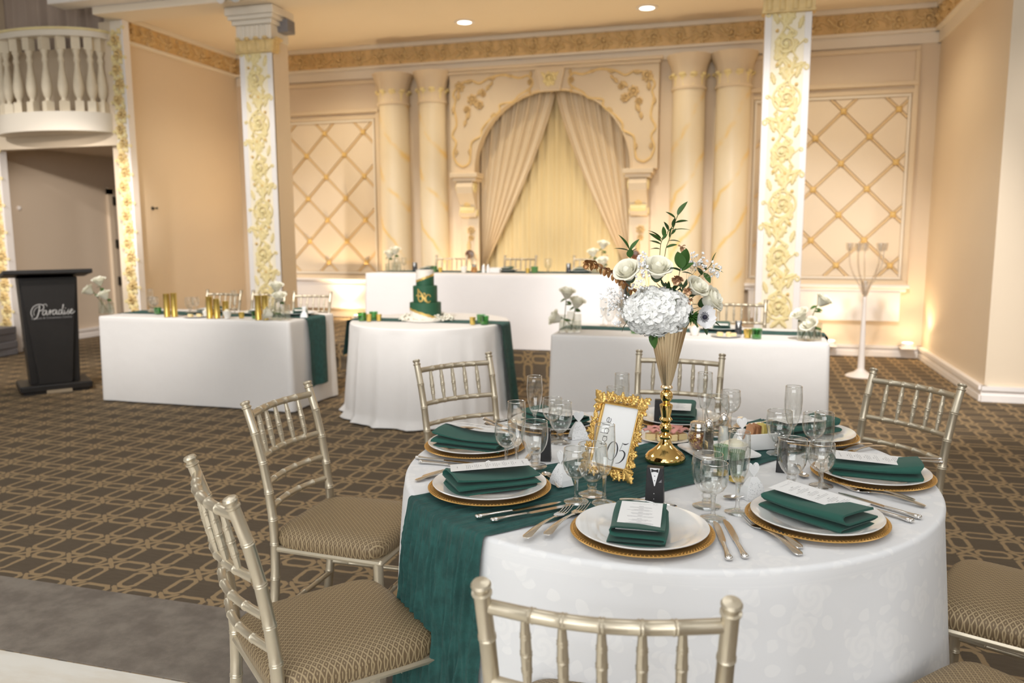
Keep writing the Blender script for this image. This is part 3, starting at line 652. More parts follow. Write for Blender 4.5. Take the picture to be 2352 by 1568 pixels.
obj('handrail', rail(3.70, 3.765, -.12, .02), PLASTER, B, True, angle=30); obj('handrail_cap', rail(3.765, 3.79, -.13, .035), GOLDP, B, True, angle=30)
obj('base_rail', rail(2.86, 2.875, -.12, 0), PLASTER, B, True, angle=30)
BAL = mesh('baluster', M().lathe([(.035, .12), (.026, .14), (.03, .16), (.045, .19), (.055, .24), (.058, .29), (.05, .36), (.034, .46), (.026, .53), (.028, .555), (.036, .57), (.036, .59), (.027, .61), (.03, .64), (.042, .67), (.042, .69)], 16).box(-.045, .045, -.045, .045, 0, .12).box(-.045, .045, -.045, .045, .69, .83), mat('antiqued_cream_baluster', (.86, .75, .57), .55, var=.12, vs=9))
for k in range(11):
    a = rad(8+16.4*k); put('baluster', BAL, B, T(bx+(bw-.07)*cos(a), YC-(bd-.07)*sin(a), 2.873) @ Rz(a))
tag(obj('balcony_drape', M().grid(200, 6, lambda u, v: (-9.6+2.5*u, YC+.22+.035*sin(u*95+sin(u*9)*2)+.012*sin(u*160), 4.9-2.05*v)), DRAPEG), 'taupe pleated drape hanging behind the bowed balcony', 'curtain')

# ---------------------------------------------------------------- ceiling fittings and uplights
for x, y, lab in ((-3.292, 9.46, 'round recessed downlight, left of the two lit in the stage ceiling'), (-1.114, 9.48, 'round recessed downlight, right of the two lit in the stage ceiling')):
    o = thing('downlight', lab, 'light', (x, y, 4.0), group='stage downlights'); obj('trim_ring', M().lathe([(.085, 0), (.125, 0), (.125, -.008), (.085, -.012)], 28, closed=True), WHITEP, o); obj('lens', M().lathe([(0, -.004), (.085, -.006), (.085, -.002), (0, -.002)], 24), LAMPW, o)
e = thing('emergency_light', 'twin-headed emergency light on the beam above the left column', 'light', (-5.22, 7.60, 3.93))
obj('bracket', M().box(-.02, .02, -.02, .02, -.02, .03), DARKG, e, False)
for s, mm in ((-1, WHITEP), (1, STEEL)): obj('lamp_head', M().lathe([(0, 0), (.03, .01), (.055, .05), (.06, .07), (.045, .072), (0, .065)], 16, T(s*.075, -.01, 0) @ Rx(rad(100)) @ Ry(.2*s)), mm, e)
tag(obj('wall_speaker', M().box(-4.96, -4.83, YC+.12, YC+.28, 3.66, 3.80), GREYM, smooth=False, bevel=.01), 'small grey speaker box on the side of the left column capital', 'speaker')
s_ = thing('sprinkler', 'small dark ceiling sprinkler above the frieze', 'sprinkler', (-6.02, 9.9, 3.94)); obj('stem', M().lathe([(.03, .06), (.012, .05), (.010, -.03)], 10), DARKG, s_); obj('deflector', M().lathe([(0, -.035), (.045, -.035), (.045, -.03), (0, -.028)], 12), DARKG, s_)
for x, z, lab in ((1.05, .135, 'lit white uplight on the baseboard, nearer the right column'), (1.9, .135, 'lit white uplight on the baseboard nearest the right wall'), (-5.1, .302, 'lit uplight on the stage below the left panel ledge')):
    u = thing('uplight', lab, 'light', (x, 10.10 if z < .2 else 10.0, z), group='warm uplights')
    obj('housing', M().lathe([(.0, 0), (.07, 0), (.07, .055), (.058, .06), (.058, .05), (0, .05)], 20), WHITEP, u); obj('lens', M().lathe([(0, .052), (.057, .053), (0, .057)], 20), LAMPE, u)
    if z < .2: obj('shelf', M().box(-.08, .08, -.08, .18, -.012, .0), WHITEP, u, False)
# ---------------------------------------------------------------- chiavari chairs
def along(path, ts):
    ds = [0]
    for a, b in zip(path, path[1:]): ds.append(ds[-1]+(Vector(b)-Vector(a)).length)
    out = []
    for t_ in ts:
        d = t_*ds[-1]; i = max(0, min(len(path)-2, next((k for k in range(len(ds)-1) if ds[k+1] >= d), len(path)-2)))
        f = (d-ds[i])/max(1e-9, ds[i+1]-ds[i]); out.append(Vector(path[i]).lerp(Vector(path[i+1]), f))
    return out, ds[-1]
def bamboo(m, path, r0, r1, rings, n=12, bump=.0016, mid=None):
    _, L = along(path, [0]); e = .0028/L; ts = {0., 1.}
    for k in range(11): ts.add(k/10)
    prof = {}
    for c in rings:
        for o, b in ((-2.2*e, 0), (-e, 1), (-.1*e, .15), (.1*e, .15), (e, 1), (2.2*e, 0)): ts.add(c+o); prof[round(c+o, 7)] = b
    ts = sorted(x for x in ts if 0 <= x <= 1); p, _ = along(path, ts)
    rr = [(r0+(r1-r0)*x+(mid*sin(pi*x) if mid else 0))+bump*prof.get(round(x, 7), 0) for x in ts]
    return m.tube(p, rr, n)
def make_chair(label, loc, rz, group):
    t = thing('chiavari_chair', label, 'chair', loc, rz, group)
    for s in (-1, 1):
        path = smooth([(s*.185, -.235, 0), (s*.183, -.20, .22), (s*.181, -.188, .45), (s*.182, -.205, .64), (s*.1855, -.235, .79), (s*.188, -.268, .900)], 8)
        m = bamboo(M(), path, .0165, .0135, [.08, .22, .36, .49, .58, .68, .79, .90], 14)
        d = (path[-1]-path[-4]).normalized(); m.join(M().lathe([(.0135, -.006), (.0165, -.003), (.0165, .0), (.0125, .002), (.0125, .007), (.0155, .010), (.0165, .014), (.014, .0185), (0, .0205)], 16), aim(path[-1], d))
        obj('back_post', m, CHAIRM, t)
        m = bamboo(M(), [(s*.192, .200, 0), (s*.19, .192, .43)], .0135, .0165, [.15, .45, .72], 12)
        obj('front_leg', m, CHAIRM, t)
        m = bamboo(M(), [(s*.183, -.20, .235), (s*.191, .192, .235)], .009, .009, [.2, .5, .8], 10); obj('side_stretcher', m, CHAIRM, t)
    def yb(z): return -.188-.080*max(0, (z-.45)/.465)**1.35
    def railp(z, bow=.032): return [(-.178+.356*i/14, yb(z)-bow*sin(pi*i/14), z) for i in range(15)]
    for z, r, rg in ((.872, .0118, [.2, .34, .5, .66, .8]), (.728, .0105, [.2, .34, .5, .66, .8]), (.640, .0100, [.2, .4, .6, .8]), (.560, .0100, [.2, .4, .6, .8])):
        obj('back_rail', bamboo(M(), railp(z), r, r, rg, 10), CHAIRM, t)
    top, bot = railp(.865), railp(.735)
    for k in range(5):
        f = (k+1)/6; a, _ = along(top, [f]); b, _ = along(bot, [f])
        obj('spindle', bamboo(M(), [a[0], b[0]], .0062, .0062, [.25, .5, .75], 8, .0013, .003), CHAIRM, t)
    obj('front_stretcher', bamboo(M(), [(-.19, .195, .30), (.19, .195, .30)], .009, .009, [.25, .5, .75], 10), CHAIRM, t)
    obj('rear_stretcher', bamboo(M(), [(-.183, -.2, .19), (.183, -.2, .19)], .009, .009, [.25, .5, .75], 10), CHAIRM, t)
    def sq(z, k=1.0, sh=0):
        return [((.207*k if y > 0 else .19*k)*sx, y*k, z) for sx, y in ((-1, -.2), (1, -.2), (1, .213), (-1, .213))]
    m = M()
    m.prism([(x, y) for x, y, z in sq(0)], .416, .438); obj('seat_frame', m, CHAIRM, t, False, bevel=.01)
    def cu(u, v):   # superellipse cushion
        a = 2*pi*u; w = v; ca, sa = cos(a), sin(a); e = .32
        x = abs(ca)**e*(1 if ca > 0 else -1); y = abs(sa)**e*(1 if sa > 0 else -1)
        prof = ((0.0, 1.0), (.012, 1.02), (.03, 1.03), (.046, 1.0), (.058, .94), (.066, .82), (.072, .6), (.075, .3), (.076, 0.0))
        k = min(7, int(w*8)); f = w*8-k; z, s_ = (prof[k][0]+(prof[k+1][0]-prof[k][0])*f, prof[k][1]+(prof[k+1][1]-prof[k][1])*f)
        hx = (.19+.017*(y+1)/2)
        return (x*hx*s_, y*.20*s_+.006, .436+z)
    obj('cushion', M().grid(48, 16, cu, wrap=True), SEATM, t, angle=80)
    return t
TC = Vector((-.214, 2.344, 0)); ZC = .7655; ZR = .772
CH = [('lf', (-1.134, 1.482), -40.4+0), ('lm', (-1.527, 2.388), -91.2), ('bl', (-1.216, 3.301), 231.6-0), ('bk', (-.254, 3.672), 175.3), ('rb', (.648, 3.27), 131.5), ('fr', (-.184, 1.136), 5.5)]
CLAB = {'lf': 'champagne chiavari chair nearest the bottom left, back turned to the camera', 'lm': 'champagne chiavari chair on the left, its brocade seat facing the runner edge', 'bl': 'champagne chiavari chair at the back left of the round table, before the cake table',
        'bk': 'champagne chiavari chair behind the gold trumpet vase, far side of the round table', 'rb': 'champagne chiavari chair at the back right of the round table, on open carpet', 'fr': 'champagne chiavari chair at the bottom centre, seen from behind against the damask cloth'}
chair0 = None
GCH = 'chiavari chairs around the round table'
for k, (px, py), rz in CH:
    a = rad(rz); off = Vector((-sin(a), cos(a), 0))*.268   # the measured point is the top of the back
    p = Vector((px, py, 0))+off
    if chair0 is None: chair0 = make_chair(CLAB[k], p, a, GCH)
    else: dup(chair0, p, a, CLAB[k], GCH)
dup(chair0, (.765, 2.305, 0.0), rad(66), 'chiavari chair at the right image edge, only its brocade seat in view', GCH)
dup(chair0, (.54, 1.655, 0.0), rad(48), 'chiavari chair at the bottom right corner, only its seat top in view', GCH)

# ---------------------------------------------------------------- cloths and tables
def uvmesh(o, fn):
    me = o.data; uv = me.uv_layers.new(name='UVMap')
    for l in me.loops: uv.data[l.index].uv = fn[l.vertex_index]
def round_cloth(name, cx, cy, R, zt, zb, ma, label, folds, flare, amp, seed, cat='tablecloth', group=None, nth=288, floorp=0):
    rnd = random.Random(seed); F = [(rnd.randint(*folds), rnd.uniform(0, 6.28), rnd.uniform(.5, 1)) for _ in range(4)]
    vs, fs, uv = [(0, 0, zt)], [], [(0, 0)]; rings = []
    for r in (.12, .3, .5, .7, .85, .94, .985): rings.append((R*r, zt, 0))
    for i in range(5): a = pi/2*i/4; rings.append((R-.008+.012*sin(a)+.0, zt-.012+.012*cos(a), 0))
    nz = 30
    for i in range(1, nz+1): f = i/nz; rings.append((None, zt-.012-(zt-.012-zb)*f, f))
    for r, z, f in rings:
        for k in range(nth):
            a = 2*pi*k/nth
            if r is None:
                w = sum(c*(1-abs(sin(.5*n*a+p)))**1.6 if q % 2 else c*sin(n*a+p)*.5 for q, (n, p, c) in enumerate(F))/2.2
                rr = R+.004+flare*f**.9+amp*w*f**.8+.004*sin(9*a+3*f); zz = z
                if floorp and f > .93: rr += floorp*(f-.93)/.07*(.5+w)
            else: rr, zz = r, z
            vs.append((rr*cos(a), rr*sin(a), zz)); ll = (r if r is not None and z > zt-.001 else R+(zt-z)); 
            uv.append((ll*cos(a), ll*sin(a)) if z > zt-.013 else (3+a*(R+.02), zz))
    for k in range(nth): fs.append((0, 1+k, 1+(k+1) % nth))
    L = len(rings)
    for i in range(L-1):
        for k in range(nth): fs.append((1+i*nth+k, 1+(i+1)*nth+k, 1+(i+1)*nth+(k+1) % nth, 1+i*nth+(k+1) % nth))
    m = M().add(vs, fs); o = obj(name, m, ma, angle=70); o.location = (cx, cy, 0); uvmesh(o, uv); tag(o, label, cat, group); return o
def table_legs(t, pts, z):
    for x, y in pts: obj('leg', M().tube([(x, y, .0), (x, y, z)], .016, 10), DARKG, t)
def round_table(label, cx, cy, R, z):
    t = thing('round_table', label, 'table', (cx, cy, 0)); obj('tabletop', M().lathe([(0, z-.03), (R-.01, z-.03), (R-.01, z), (0, z)], 48), BLACKW, t)
    table_legs(t, [(R*.55*cos(a), R*.55*sin(a)) for a in (pi/4, 3*pi/4, 5*pi/4, 7*pi/4)], z-.03); return t
round_table('round banquet table under the white damask cloth in the foreground', TC.x, TC.y, .745, .757)
round_cloth('tablecloth', TC.x, TC.y, .752, .7645, .012, DAMASK, 'white rose damask cloth draped to the floor over the front round table', (9, 17), .045, .026, 5)
CK = (-2.444, 6.083)
round_table('round cake table under a floor length white cloth', CK[0], CK[1], .64, .752)
round_cloth('tablecloth', CK[0], CK[1], .647, .760, .015, LINEN, 'white pleated cloth pooling on the floor around the cake table', (10, 19), .05, .04, 11, floorp=.04)
def long_cloth(x0, x1, y0, y1, zt, zb, ma, label, seed, rzv=0.0, flare=.0, amp=.010):
    rnd = random.Random(seed); per = []; rc = .02
    def corner(cx, cy, a0):
        for i in range(7): a = a0+pi/2*i/6; per.append((cx+rc*cos(a), cy+rc*sin(a), cos(a), sin(a), 1 if 0 < i < 6 else .6))
    def edge(p, q, nx, ny):
        n = max(4, int(hypot(q[0]-p[0], q[1]-p[1])/.03))
        for i in range(1, n): per.append((p[0]+(q[0]-p[0])*i/n, p[1]+(q[1]-p[1])*i/n, nx, ny, 0))
    corner(x1-rc, y1-rc, 0); edge((x1-rc, y1), (x0+rc, y1), 0, 1); corner(x0+rc, y1-rc, pi/2); edge((x0, y1-rc), (x0, y0+rc), -1, 0)
    corner(x0+rc, y0+rc, pi); edge((x0+rc, y0), (x1-rc, y0), 0, -1); corner(x1-rc, y0+rc, 1.5*pi); edge((x1, y0+rc), (x1, y1-rc), 1, 0)
    n = len(per); cx, cy = (x0+x1)/2, (y0+y1)/2; vs, fs = [], []
    for k in (.0, .5, .9, .985):
        for p in per: vs.append((cx+(p[0]-cx)*k, cy+(p[1]-cy)*k, zt))
    rows = [(0, zt-.004, .004), (0, zt-.012, .007)]+[(i/22, zt-.012-(zt-.012-zb)*i/22, .007) for i in range(1, 23)]
    ph = [rnd.uniform(0, 6.28) for _ in range(6)]
    for f, z, o in rows:
        for i, p in enumerate(per):
            s = p[0]+p[1]*1.3; w = sin(5.1*s+ph[0])*.5+sin(9.7*s+ph[1]+f)*.35+.5*max(0, sin(3.1*s+ph[2]))**6
            cor = 0
            for qx in (x0, x1):
                for qy in (y0, y1):
                    dd = hypot(p[0]-qx, p[1]-qy); cor = max(cor, exp(-(dd/.09)**2))
            d = o+f*flare+amp*w*f+cor*f*.018
            vs.append((p[0]+p[2]*d, p[1]+p[3]*d, z))
    R_ = 4+len(rows)
    for i in range(R_-1):
        for k in range(n): fs.append((i*n+k, i*n+(k+1) % n, (i+1)*n+(k+1) % n, (i+1)*n+k)[::-1])
    fs.append(tuple(range(n)))
    o = obj('tablecloth', M().add(vs, fs), ma, angle=60); return tag(o, label, 'tablecloth')
def long_table(x0, x1, y0, y1, z, zf, label):
    t = thing('banquet_table', label, 'table', ((x0+x1)/2, (y0+y1)/2, zf)); w, d = (x1-x0)/2-.01, (y1-y0)/2-.01
    obj('tabletop', M().box(-w, w, -d, d, z-.03-zf, z-zf), BLACKW, t, False); table_legs(t, [(sx*(w-.15), sy*(d-.1)) for sx in (-1, 1) for sy in (-1, 1)], z-.03-zf)
LT = (-5.42, -3.53, 5.70, 6.44); RTB = (-1.26, .56, 5.40, 6.16); HT = (-3.80, -1.12, 7.66, 8.42)
long_table(*LT, .752, 0, 'long banquet table at the left under a white cloth'); long_table(*RTB, .752, 0, 'long banquet table behind the vase under a white cloth'); long_table(*HT, 1.055, .302, 'head table standing on the stage riser under a white cloth')
long_cloth(*LT, .760, .012, LINEN, 'white floor length cloth on the left long table beside the lectern', 3)
long_cloth(*RTB, .760, .012, LINEN, 'white floor length cloth on the long table right behind the vase', 4)
long_cloth(*HT, 1.063, .31, LINEN2, 'white cloth on the raised head table in front of the arch', 8)

def wrk(u, w, seed):   # crinkle height at across w, along u: irregular ridges running lengthwise
    p = w*88+3.6*noise.noise((w*7, u*1.9, seed)); q = w*205+4.2*noise.noise((w*13, u*3.2, seed+5)); e = noise.noise((w*20, u*2.2, seed+9))
    return (1-abs(sin(p)))**1.6*(.75+.6*e)+.45*(1-abs(sin(q)))**1.5+.3*noise.noise((w*120, u*12, seed+3))+.15*e
def runner_mesh(length, prof, width, nu, nw, amp, seed, edge=.012):
    """prof(s,w) -> (point, normal) for distance s along and offset w across"""
    vs = []
    for i in range(nu+1):
        s = length*i/nu
        for j in range(nw+1):
            w0 = (j/nw-.5); w = w0*width*(1+.03*sin(s*5+seed))+edge*sin(s*11+seed+w0*2)*abs(w0)
            p, n = prof(s, w); h = amp*max(.1, wrk(s, w, seed)+.25)
            vs.append(p+n*h)
    return M().add(vs, [(i*(nw+1)+j, i*(nw+1)+j+1, (i+1)*(nw+1)+j+1, (i+1)*(nw+1)+j) for i in range(nu) for j in range(nw)])
ang = rad(51.5); dv = Vector((cos(ang), sin(ang), 0)); nv_ = Vector((-sin(ang), cos(ang), 0)); RR = .757; drop = .735
RC = TC+nv_*(.006)
def prof_main(s, w):
    half = sqrt(max(.01, RR*RR-w*w)); s0 = s-drop-.76     # 0 at table centre
    if s0 < -half:
        over = -half-s0; a = min(over/.014, pi/2); extra = max(0, over-.014*pi/2)
        nrm = (Vector((-half*dv.x+nv_.x*w, -half*dv.y+nv_.y*w, 0))).normalized()
        f = extra/.75; wav = .010*sin(w*34+1)*f
        base = RC+nv_*(w*(1-.06*f))-dv*half+nrm*(.010*sin(a)+.052*f**.9+wav)-Vector((0, 0, .010*(1-cos(a))+extra))
        return Vector((base.x, base.y, .768+base.z)), (nrm*sin(a)+Vector((0, 0, cos(a)))).normalized()*(1+2.8*min(1, extra/.10))
    if s0 > half:
        over = s0-half; nrm = (dv*half+nv_*w).normalized(); a = min(over/.014, pi/2); extra = max(0, over-.014*pi/2); f = extra/.75
        base = RC+nv_*w+dv*half+nrm*(.010*sin(a)+.05*f)-Vector((0, 0, .010*(1-cos(a))+extra))
        return Vector((base.x, base.y, .768+base.z)), (nrm*sin(a)+Vector((0, 0, cos(a)))).normalized()
    p = RC+dv*s0+nv_*w; return Vector((p.x, p.y, .7662)), Vector((0, 0, 1))
tag(obj('table_runner', runner_mesh(drop*2+1.52, prof_main, .375, 360, 230, .0046, 1.0), GAUZE, angle=180), 'emerald crinkled gauze runner crossing the round table and hanging at the front left', 'runner')
def prof_long(x0, x1, yc, z, ends):
    L = x1-x0
    def f(s, w):
        s -= ends[0]
        if s < 0 and ends[0]: e = -s; sg, xx = -1, x0
        elif s > L: e = s-L; sg, xx = 1, x1
        else: return Vector((x0+s, yc+w, z)), Vector((0, 0, 1))
        a = min(e/.014, pi/2); ex = max(0, e-.022)
        return Vector((xx+sg*(.014*sin(a)+.010+.028*ex+.02*sin(w*25)*ex), yc+w*(1-.1*ex), z-.012*(1-cos(a))-ex)), Vector((sg*sin(a), 0, cos(a)))
    return f, L+ends[0]+ends[1]
def long_runner(x0, x1, yc, z, ends, width, label, seed):
    f, L = prof_long(x0, x1, yc, z, ends); return tag(obj('table_runner', runner_mesh(L, f, width, 160, 70, .002, seed), GAUZE, angle=180), label, 'runner', 'emerald runners on the background tables')
long_runner(LT[0], LT[1]+.004, 6.10, .7615, (.2, .60), .30, 'emerald gauze runner along the left long table, hanging over its right end', 2)
long_runner(RTB[0], RTB[1]+.004, 5.86, .7615, (.2, .5), .24, 'emerald gauze runner along the long table behind the vase', 3)
long_runner(HT[0], HT[1]+.004, 8.12, 1.0645, (.2, .45), .36, 'emerald gauze runner along the raised head table', 4)
def prof_cake(s, w):
    R_ = .655; half = sqrt(R_*R_-w*w); s0 = s-.45-.5; yc = CK[1]-.06
    if abs(s0) > half:
        sg = 1 if s0 > 0 else -1; e = abs(s0)-half; a = min(e/.014, pi/2); ex = max(0, e-.022); nrm = Vector((sg*half, w, 0)).normalized()
        return Vector((CK[0]+sg*half, yc+w, .762))+nrm*(.012*sin(a)+.012+.11*ex+.02*sin(w*40)*ex)-Vector((0, 0, .012*(1-cos(a))+ex)), (nrm*sin(a)+Vector((0, 0, cos(a))))
    return Vector((CK[0]+s0, yc+w, .7618)), Vector((0, 0, 1))
tag(obj('table_runner', runner_mesh(2.3, prof_cake, .24, 160, 60, .002, 5.0), GAUZE, angle=180), 'emerald gauze runner across the cake table falling down its right side', 'runner', 'emerald runners on the background tables')

# ---------------------------------------------------------------- tableware models at the round table
def beads(R, n, r, z):
    m = M()
    for k in range(n): a = 2*pi*k/n; m.ell((R*cos(a), R*sin(a), z), (r, r, r*.8), 5, 3)
    return m
CH_B = mesh('charger_body', M().lathe([(0, 0), (.105, 0), (.118, .004), (.158, .010), (.164, .0115), (.165, .013), (.1635, .0142), (.157, .0125), (.118, .0068), (.105, .003), (0, .003)], 72), CHARG)
CH_R = mesh('bead_rim', beads(.1585, 110, .0023, .0135).join(beads(.150, 110, .0014, .0118)), CHARG)
PL_B = mesh('plate_body', M().lathe([(0, .0), (.082, 0), (.086, -.001), (.09, .002), (.112, .008), (.145, .0165), (.1515, .0185), (.1525, .0205), (.151, .0215), (.146, .0205), (.112, .0125), (.100, .0075), (.092, .0048), (0, .0045)], 72), CHINA)
def napkin_mesh(seed):
    rnd = random.Random(seed); t_ = .0017
    path = [(.057, .0025), (-.052, .0028), (-.0595, .0045), (-.061, .0075), (-.058, .0100), (-.05, .0110), (.048, .0118), (.0555, .0135), (.0565, .0165), (.0535, .0190), (.046, .0197), (-.046, .0205), (-.056, .0225), (-.0585, .0265), (-.056, .0305), (-.048, .0325), (.0, .0325), (.053, .0305)]
    P = [Vector((x, 0, z)) for x, z in path]; lo, hi = [], []
    for i, p in enumerate(P):
        d = (P[min(i+1, len(P)-1)]-P[max(i-1, 0)]).normalized(); n = Vector((-d.z, 0, d.x)); lo.append(p-n*t_); hi.append(p+n*t_)
    loop = lo+hi[::-1]; N = len(loop); ny = 16; vs = []; p1, p2, p3 = (rnd.uniform(0, 6) for _ in range(3))
    for j in range(ny+1):
        v = j/ny; y = -.108+.216*v; sq = 1-.04*sin(pi*v)+.03*sin(7*v+p1)
        for q, p in enumerate(loop):
            lay = p.z/.034; e = (1-v)**3
            vs.append((p.x*(1+.012*sin(5*v+p2))+.0016*sin(5*v+p3+lay*3), y+.005*sin(lay*9+p1)*(1 if j in (0, ny) else 0), .0005+p.z*sq*(1+.05*lay*sin(3*v+p3)+.30*e*lay)))
    fs = [(j*N+k, j*N+(k+1) % N, (j+1)*N+(k+1) % N, (j+1)*N+k) for j in range(ny) for k in range(N)]
    for j, rev in ((0, False), (ny, True)):
        for k in range(len(P)-1):
            q = (j*N+k, j*N+k+1, j*N+N-2-k, j*N+N-1-k); fs.append(q if rev else q[::-1])
    return mesh('napkin', M().add(vs, fs), NAPK, angle=60)
NAPS = [napkin_mesh(s) for s in range(8)]
def menu_print(seed):
    rnd = random.Random(seed); m = M()
    def ln(x, y, w, h=.0008): m.box(x-w/2, x+w/2, y-h/2, y+h/2, .0005, .00072)
    m.tube([(.0015*i-.02, .079+.0016*sin(i*1.9), .0006) for i in range(27)], .00016, 4)
    for g, y in enumerate((.062, .045, .022, 0., -.022, -.042)):
        ln(0, y, .010, .0013)
        for k in range(2 if g in (0, 3) else 3): ln(rnd.uniform(-.003, .003), y-.0055-.0042*k, rnd.uniform(.030, .058), .0006)
    m.tube([(.0012*i-.012, -.078+.0012*sin(i*2.1), .0006) for i in range(20)], .00014, 4)
    for k in range(5): m.ell((.028+.004*cos(k*1.3), .082-.004*sin(k*1.3), .0006), (.0016, .0007, .0001), 6, 3)
    return m
CARD_B = mesh('card', M().box(-.0475, .0475, -.106, .106, 0, .0005), CARD); CARD_P = mesh('print', menu_print(3).X(S(1.1, 1.12, 1)), PRINTG)
def knife_parts():
    h = M(); n = 14
    pts = [(0, -.118+.095*i/n, .005+.001*sin(pi*i/n)) for i in range(n+1)]; rr = [.0052+.0032*max(0, 1-i/5)**1.2-.0008*(i/n) for i in range(n+1)]; rr[0] = .004
    h.tube(pts, rr, 10, S(1.15, 1, .8)); h.ell((0, -.117, .005), (.0085, .005, .0055), 10, 6)
    b = M(); pr = [(-.0062, -.024), (.0055, -.024), (.0085, -.01), (.0095, .03), (.0095, .075), (.007, .100), (.0005, .117), (-.0045, .113), (-.0062, .09)]
    b.prism(pr, .003, .0048); return h, b
kh, kb = knife_parts(); KH = mesh('handle', kh, STEEL); KB = mesh('blade', kb, STEEL)
def fork_parts():
    h = M(); n = 18
    pts = [(0, -.118+.15*i/n, .004+.007*sin(pi*min(1, i/n))+.002*(i/n)) for i in range(n+1)]
    vs = []
    for i, p in enumerate(pts):
        f = i/n; w = .0085*(1-f)**1.4+.0034 if f < .9 else .0034+.004*(f-.9)*10; w = w*(.55+.45*min(1, i/1.0))
        for sx, dz in ((-1, 0), (-.5, .0014), (.5, .0014), (1, 0), (.5, -.0012), (-.5, -.0012)): vs.append((sx*w, p[1], p[2]+dz))
    h.add(vs, [(i*6+k, i*6+(k+1) % 6, i*6+6+(k+1) % 6, i*6+6+k) for i in range(n) for k in range(6)]+[tuple(range(6))[::-1], tuple(n*6+k for k in range(6))])
    def zc(y): f = (y-.03)/.088; return .006-.006*sin(pi*min(1, f*1.05))*.7+.006*max(0, f-.5)*2
    d = M(); rows = 8; vs = []
    for i in range(rows+1):
        y = .030+.036*i/rows; w = .005+.0072*min(1, i/4)**.7
        for sx in (-1, -.4, .4, 1): vs += [(sx*w, y, zc(y)+.0012+.001*abs(sx)), (sx*w, y, zc(y)-.0004+.001*abs(sx))]
    fs = []
    for i in range(rows):
        for k in range(3): a = i*8+2*k; fs += [(a, a+2, a+10, a+8), (a+1, a+9, a+11, a+3)]
        fs += [(i*8, i*8+8, i*8+9, i*8+1), (i*8+6, i*8+7, i*8+15, i*8+14)]
    d.add(vs, fs)
    for k in range(4):
        x = -.0098+.00653*k
        d.tube([(x, .064+.010*j, zc(.064+.010*j)+.001) for j in range(6)], [.0017, .0017, .0016, .0014, .0012, .0008], 6)
    return h, d
fh, fd = fork_parts(); FH = mesh('handle', fh, STEEL); FD = mesh('tines', fd, STEEL)
def spoon_parts():
    h = fork_parts()[0].X(S(.8, .8, .8))
    def f(u, v):
        r, a = v, 2*pi*u; x = .0145*r*cos(a); y = .046+.0235*r*sin(a)*(1+.12*sin(a)); return (x, y, .0065-.006*(1-r*r))
    return h, M().grid(24, 6, f, wrap=True)
sh, sd = spoon_parts(); SH = mesh('handle', sh, STEEL); SB = mesh('bowl', sd, STEEL)
def wallprof(outer, th=.0011):   # closed double wall from an outer (r,z) list bottom -> rim
    inner = []
    for i, (r, z) in enumerate(outer): inner.append((max(.0, r-th), z+(th*1.8 if i == 0 else th*.3)))
    inner[0] = (0, outer[0][1]+th*2.2)
    return [(0, outer[0][1])]+outer[0:]+[(outer[-1][0]-th*.5, outer[-1][1]+th*.5)]+inner[::-1]
RIMG = thinglass('polished_glass_rim', (.92, .92, .90), extra=.45)
GL = {}
def gl(kind, bowl, stem, foot):
    GL[kind] = (mesh('bowl', M().lathe(wallprof(bowl), 40), GLASSB, angle=60), mesh('stem', M().lathe(stem, 24), GLASSS, angle=60), mesh('foot', M().lathe(foot, 40), GLASSF, angle=60), mesh('rim', M().lathe([(bowl[-1][0]+.0002, bowl[-1][1]-.0006), (bowl[-1][0]+.0004, bowl[-1][1]+.0004), (bowl[-1][0]-.0006, bowl[-1][1]+.0010), (bowl[-1][0]-.0014, bowl[-1][1]+.0002), (bowl[-1][0]-.0008, bowl[-1][1]-.0006)], 48, closed=True), RIMG))
gl('goblet', [(.010, .036), (.018, .040), (.028, .052), (.0355, .068), (.0395, .086), (.0402, .100), (.0392, .118), (.0372, .1365)], [(.0, .009), (.012, .010), (.0125, .016), (.010, .020), (.0135, .026), (.0135, .030), (.011, .034), (.0115, .0365), (0, .038)], [(0, 0), (.035, 0), (.0362, .0018), (.035, .0036), (.024, .006), (.014, .0095), (.0, .010)])
gl('wine', [(.006, .062), (.014, .065), (.025, .074), (.0325, .088), (.0348, .102), (.0340, .120), (.0322, .140)], [(0, .008), (.008, .009), (.0055, .018), (.0050, .038), (.0056, .054), (.0078, .061), (0, .064)], [(0, 0), (.031, 0), (.0322, .0015), (.031, .003), (.020, .005), (.010, .0085), (0, .009)])
gl('flute', [(.006, .076), (.012, .080), (.0185, .094), (.0235, .114), (.0265, .140), (.0272, .160), (.0262, .185), (.0252, .205)], [(0, .008), (.008, .009), (.0052, .020), (.0048, .048), (.0055, .066), (.0080, .075), (0, .078)], [(0, 0), (.0305, 0), (.0318, .0015), (.0305, .003), (.020, .005), (.010, .0085), (0, .009)])
def place_glass(kind, x, y, z, label, group):
    o = thing({'goblet': 'water_goblet', 'wine': 'wine_glass', 'flute': 'champagne_flute'}[kind], label, 'glass', (x, y, z), random.uniform(0, 6), group)
    for n, me in zip(('bowl', 'stem', 'foot', 'rim'), GL[kind]): put(n, me, o)
    return o
def cutlery(kind, hx, hy, tx, ty, label, group, z=ZC):
    L = {'knife': .118, 'fork': .118, 'spoon': .095}[kind]; d = Vector((tx-hx, ty-hy, 0)); c = Vector(((hx+tx)/2, (hy+ty)/2, z)); ln = d.length
    o = thing({'knife': 'table_knife', 'fork': 'table_fork', 'spoon': 'teaspoon'}[kind], label, kind, c, atan2(d.y, d.x)-pi/2, group); o.scale = (1, max(.85, min(1.06, ln/(2*L)))*1.0, 1)
    for n, me in {'knife': (('handle', KH), ('blade', KB)), 'fork': (('handle', FH), ('tines', FD)), 'spoon': (('handle', SH), ('bowl', SB))}[kind]: put(n, me, o)
    return o

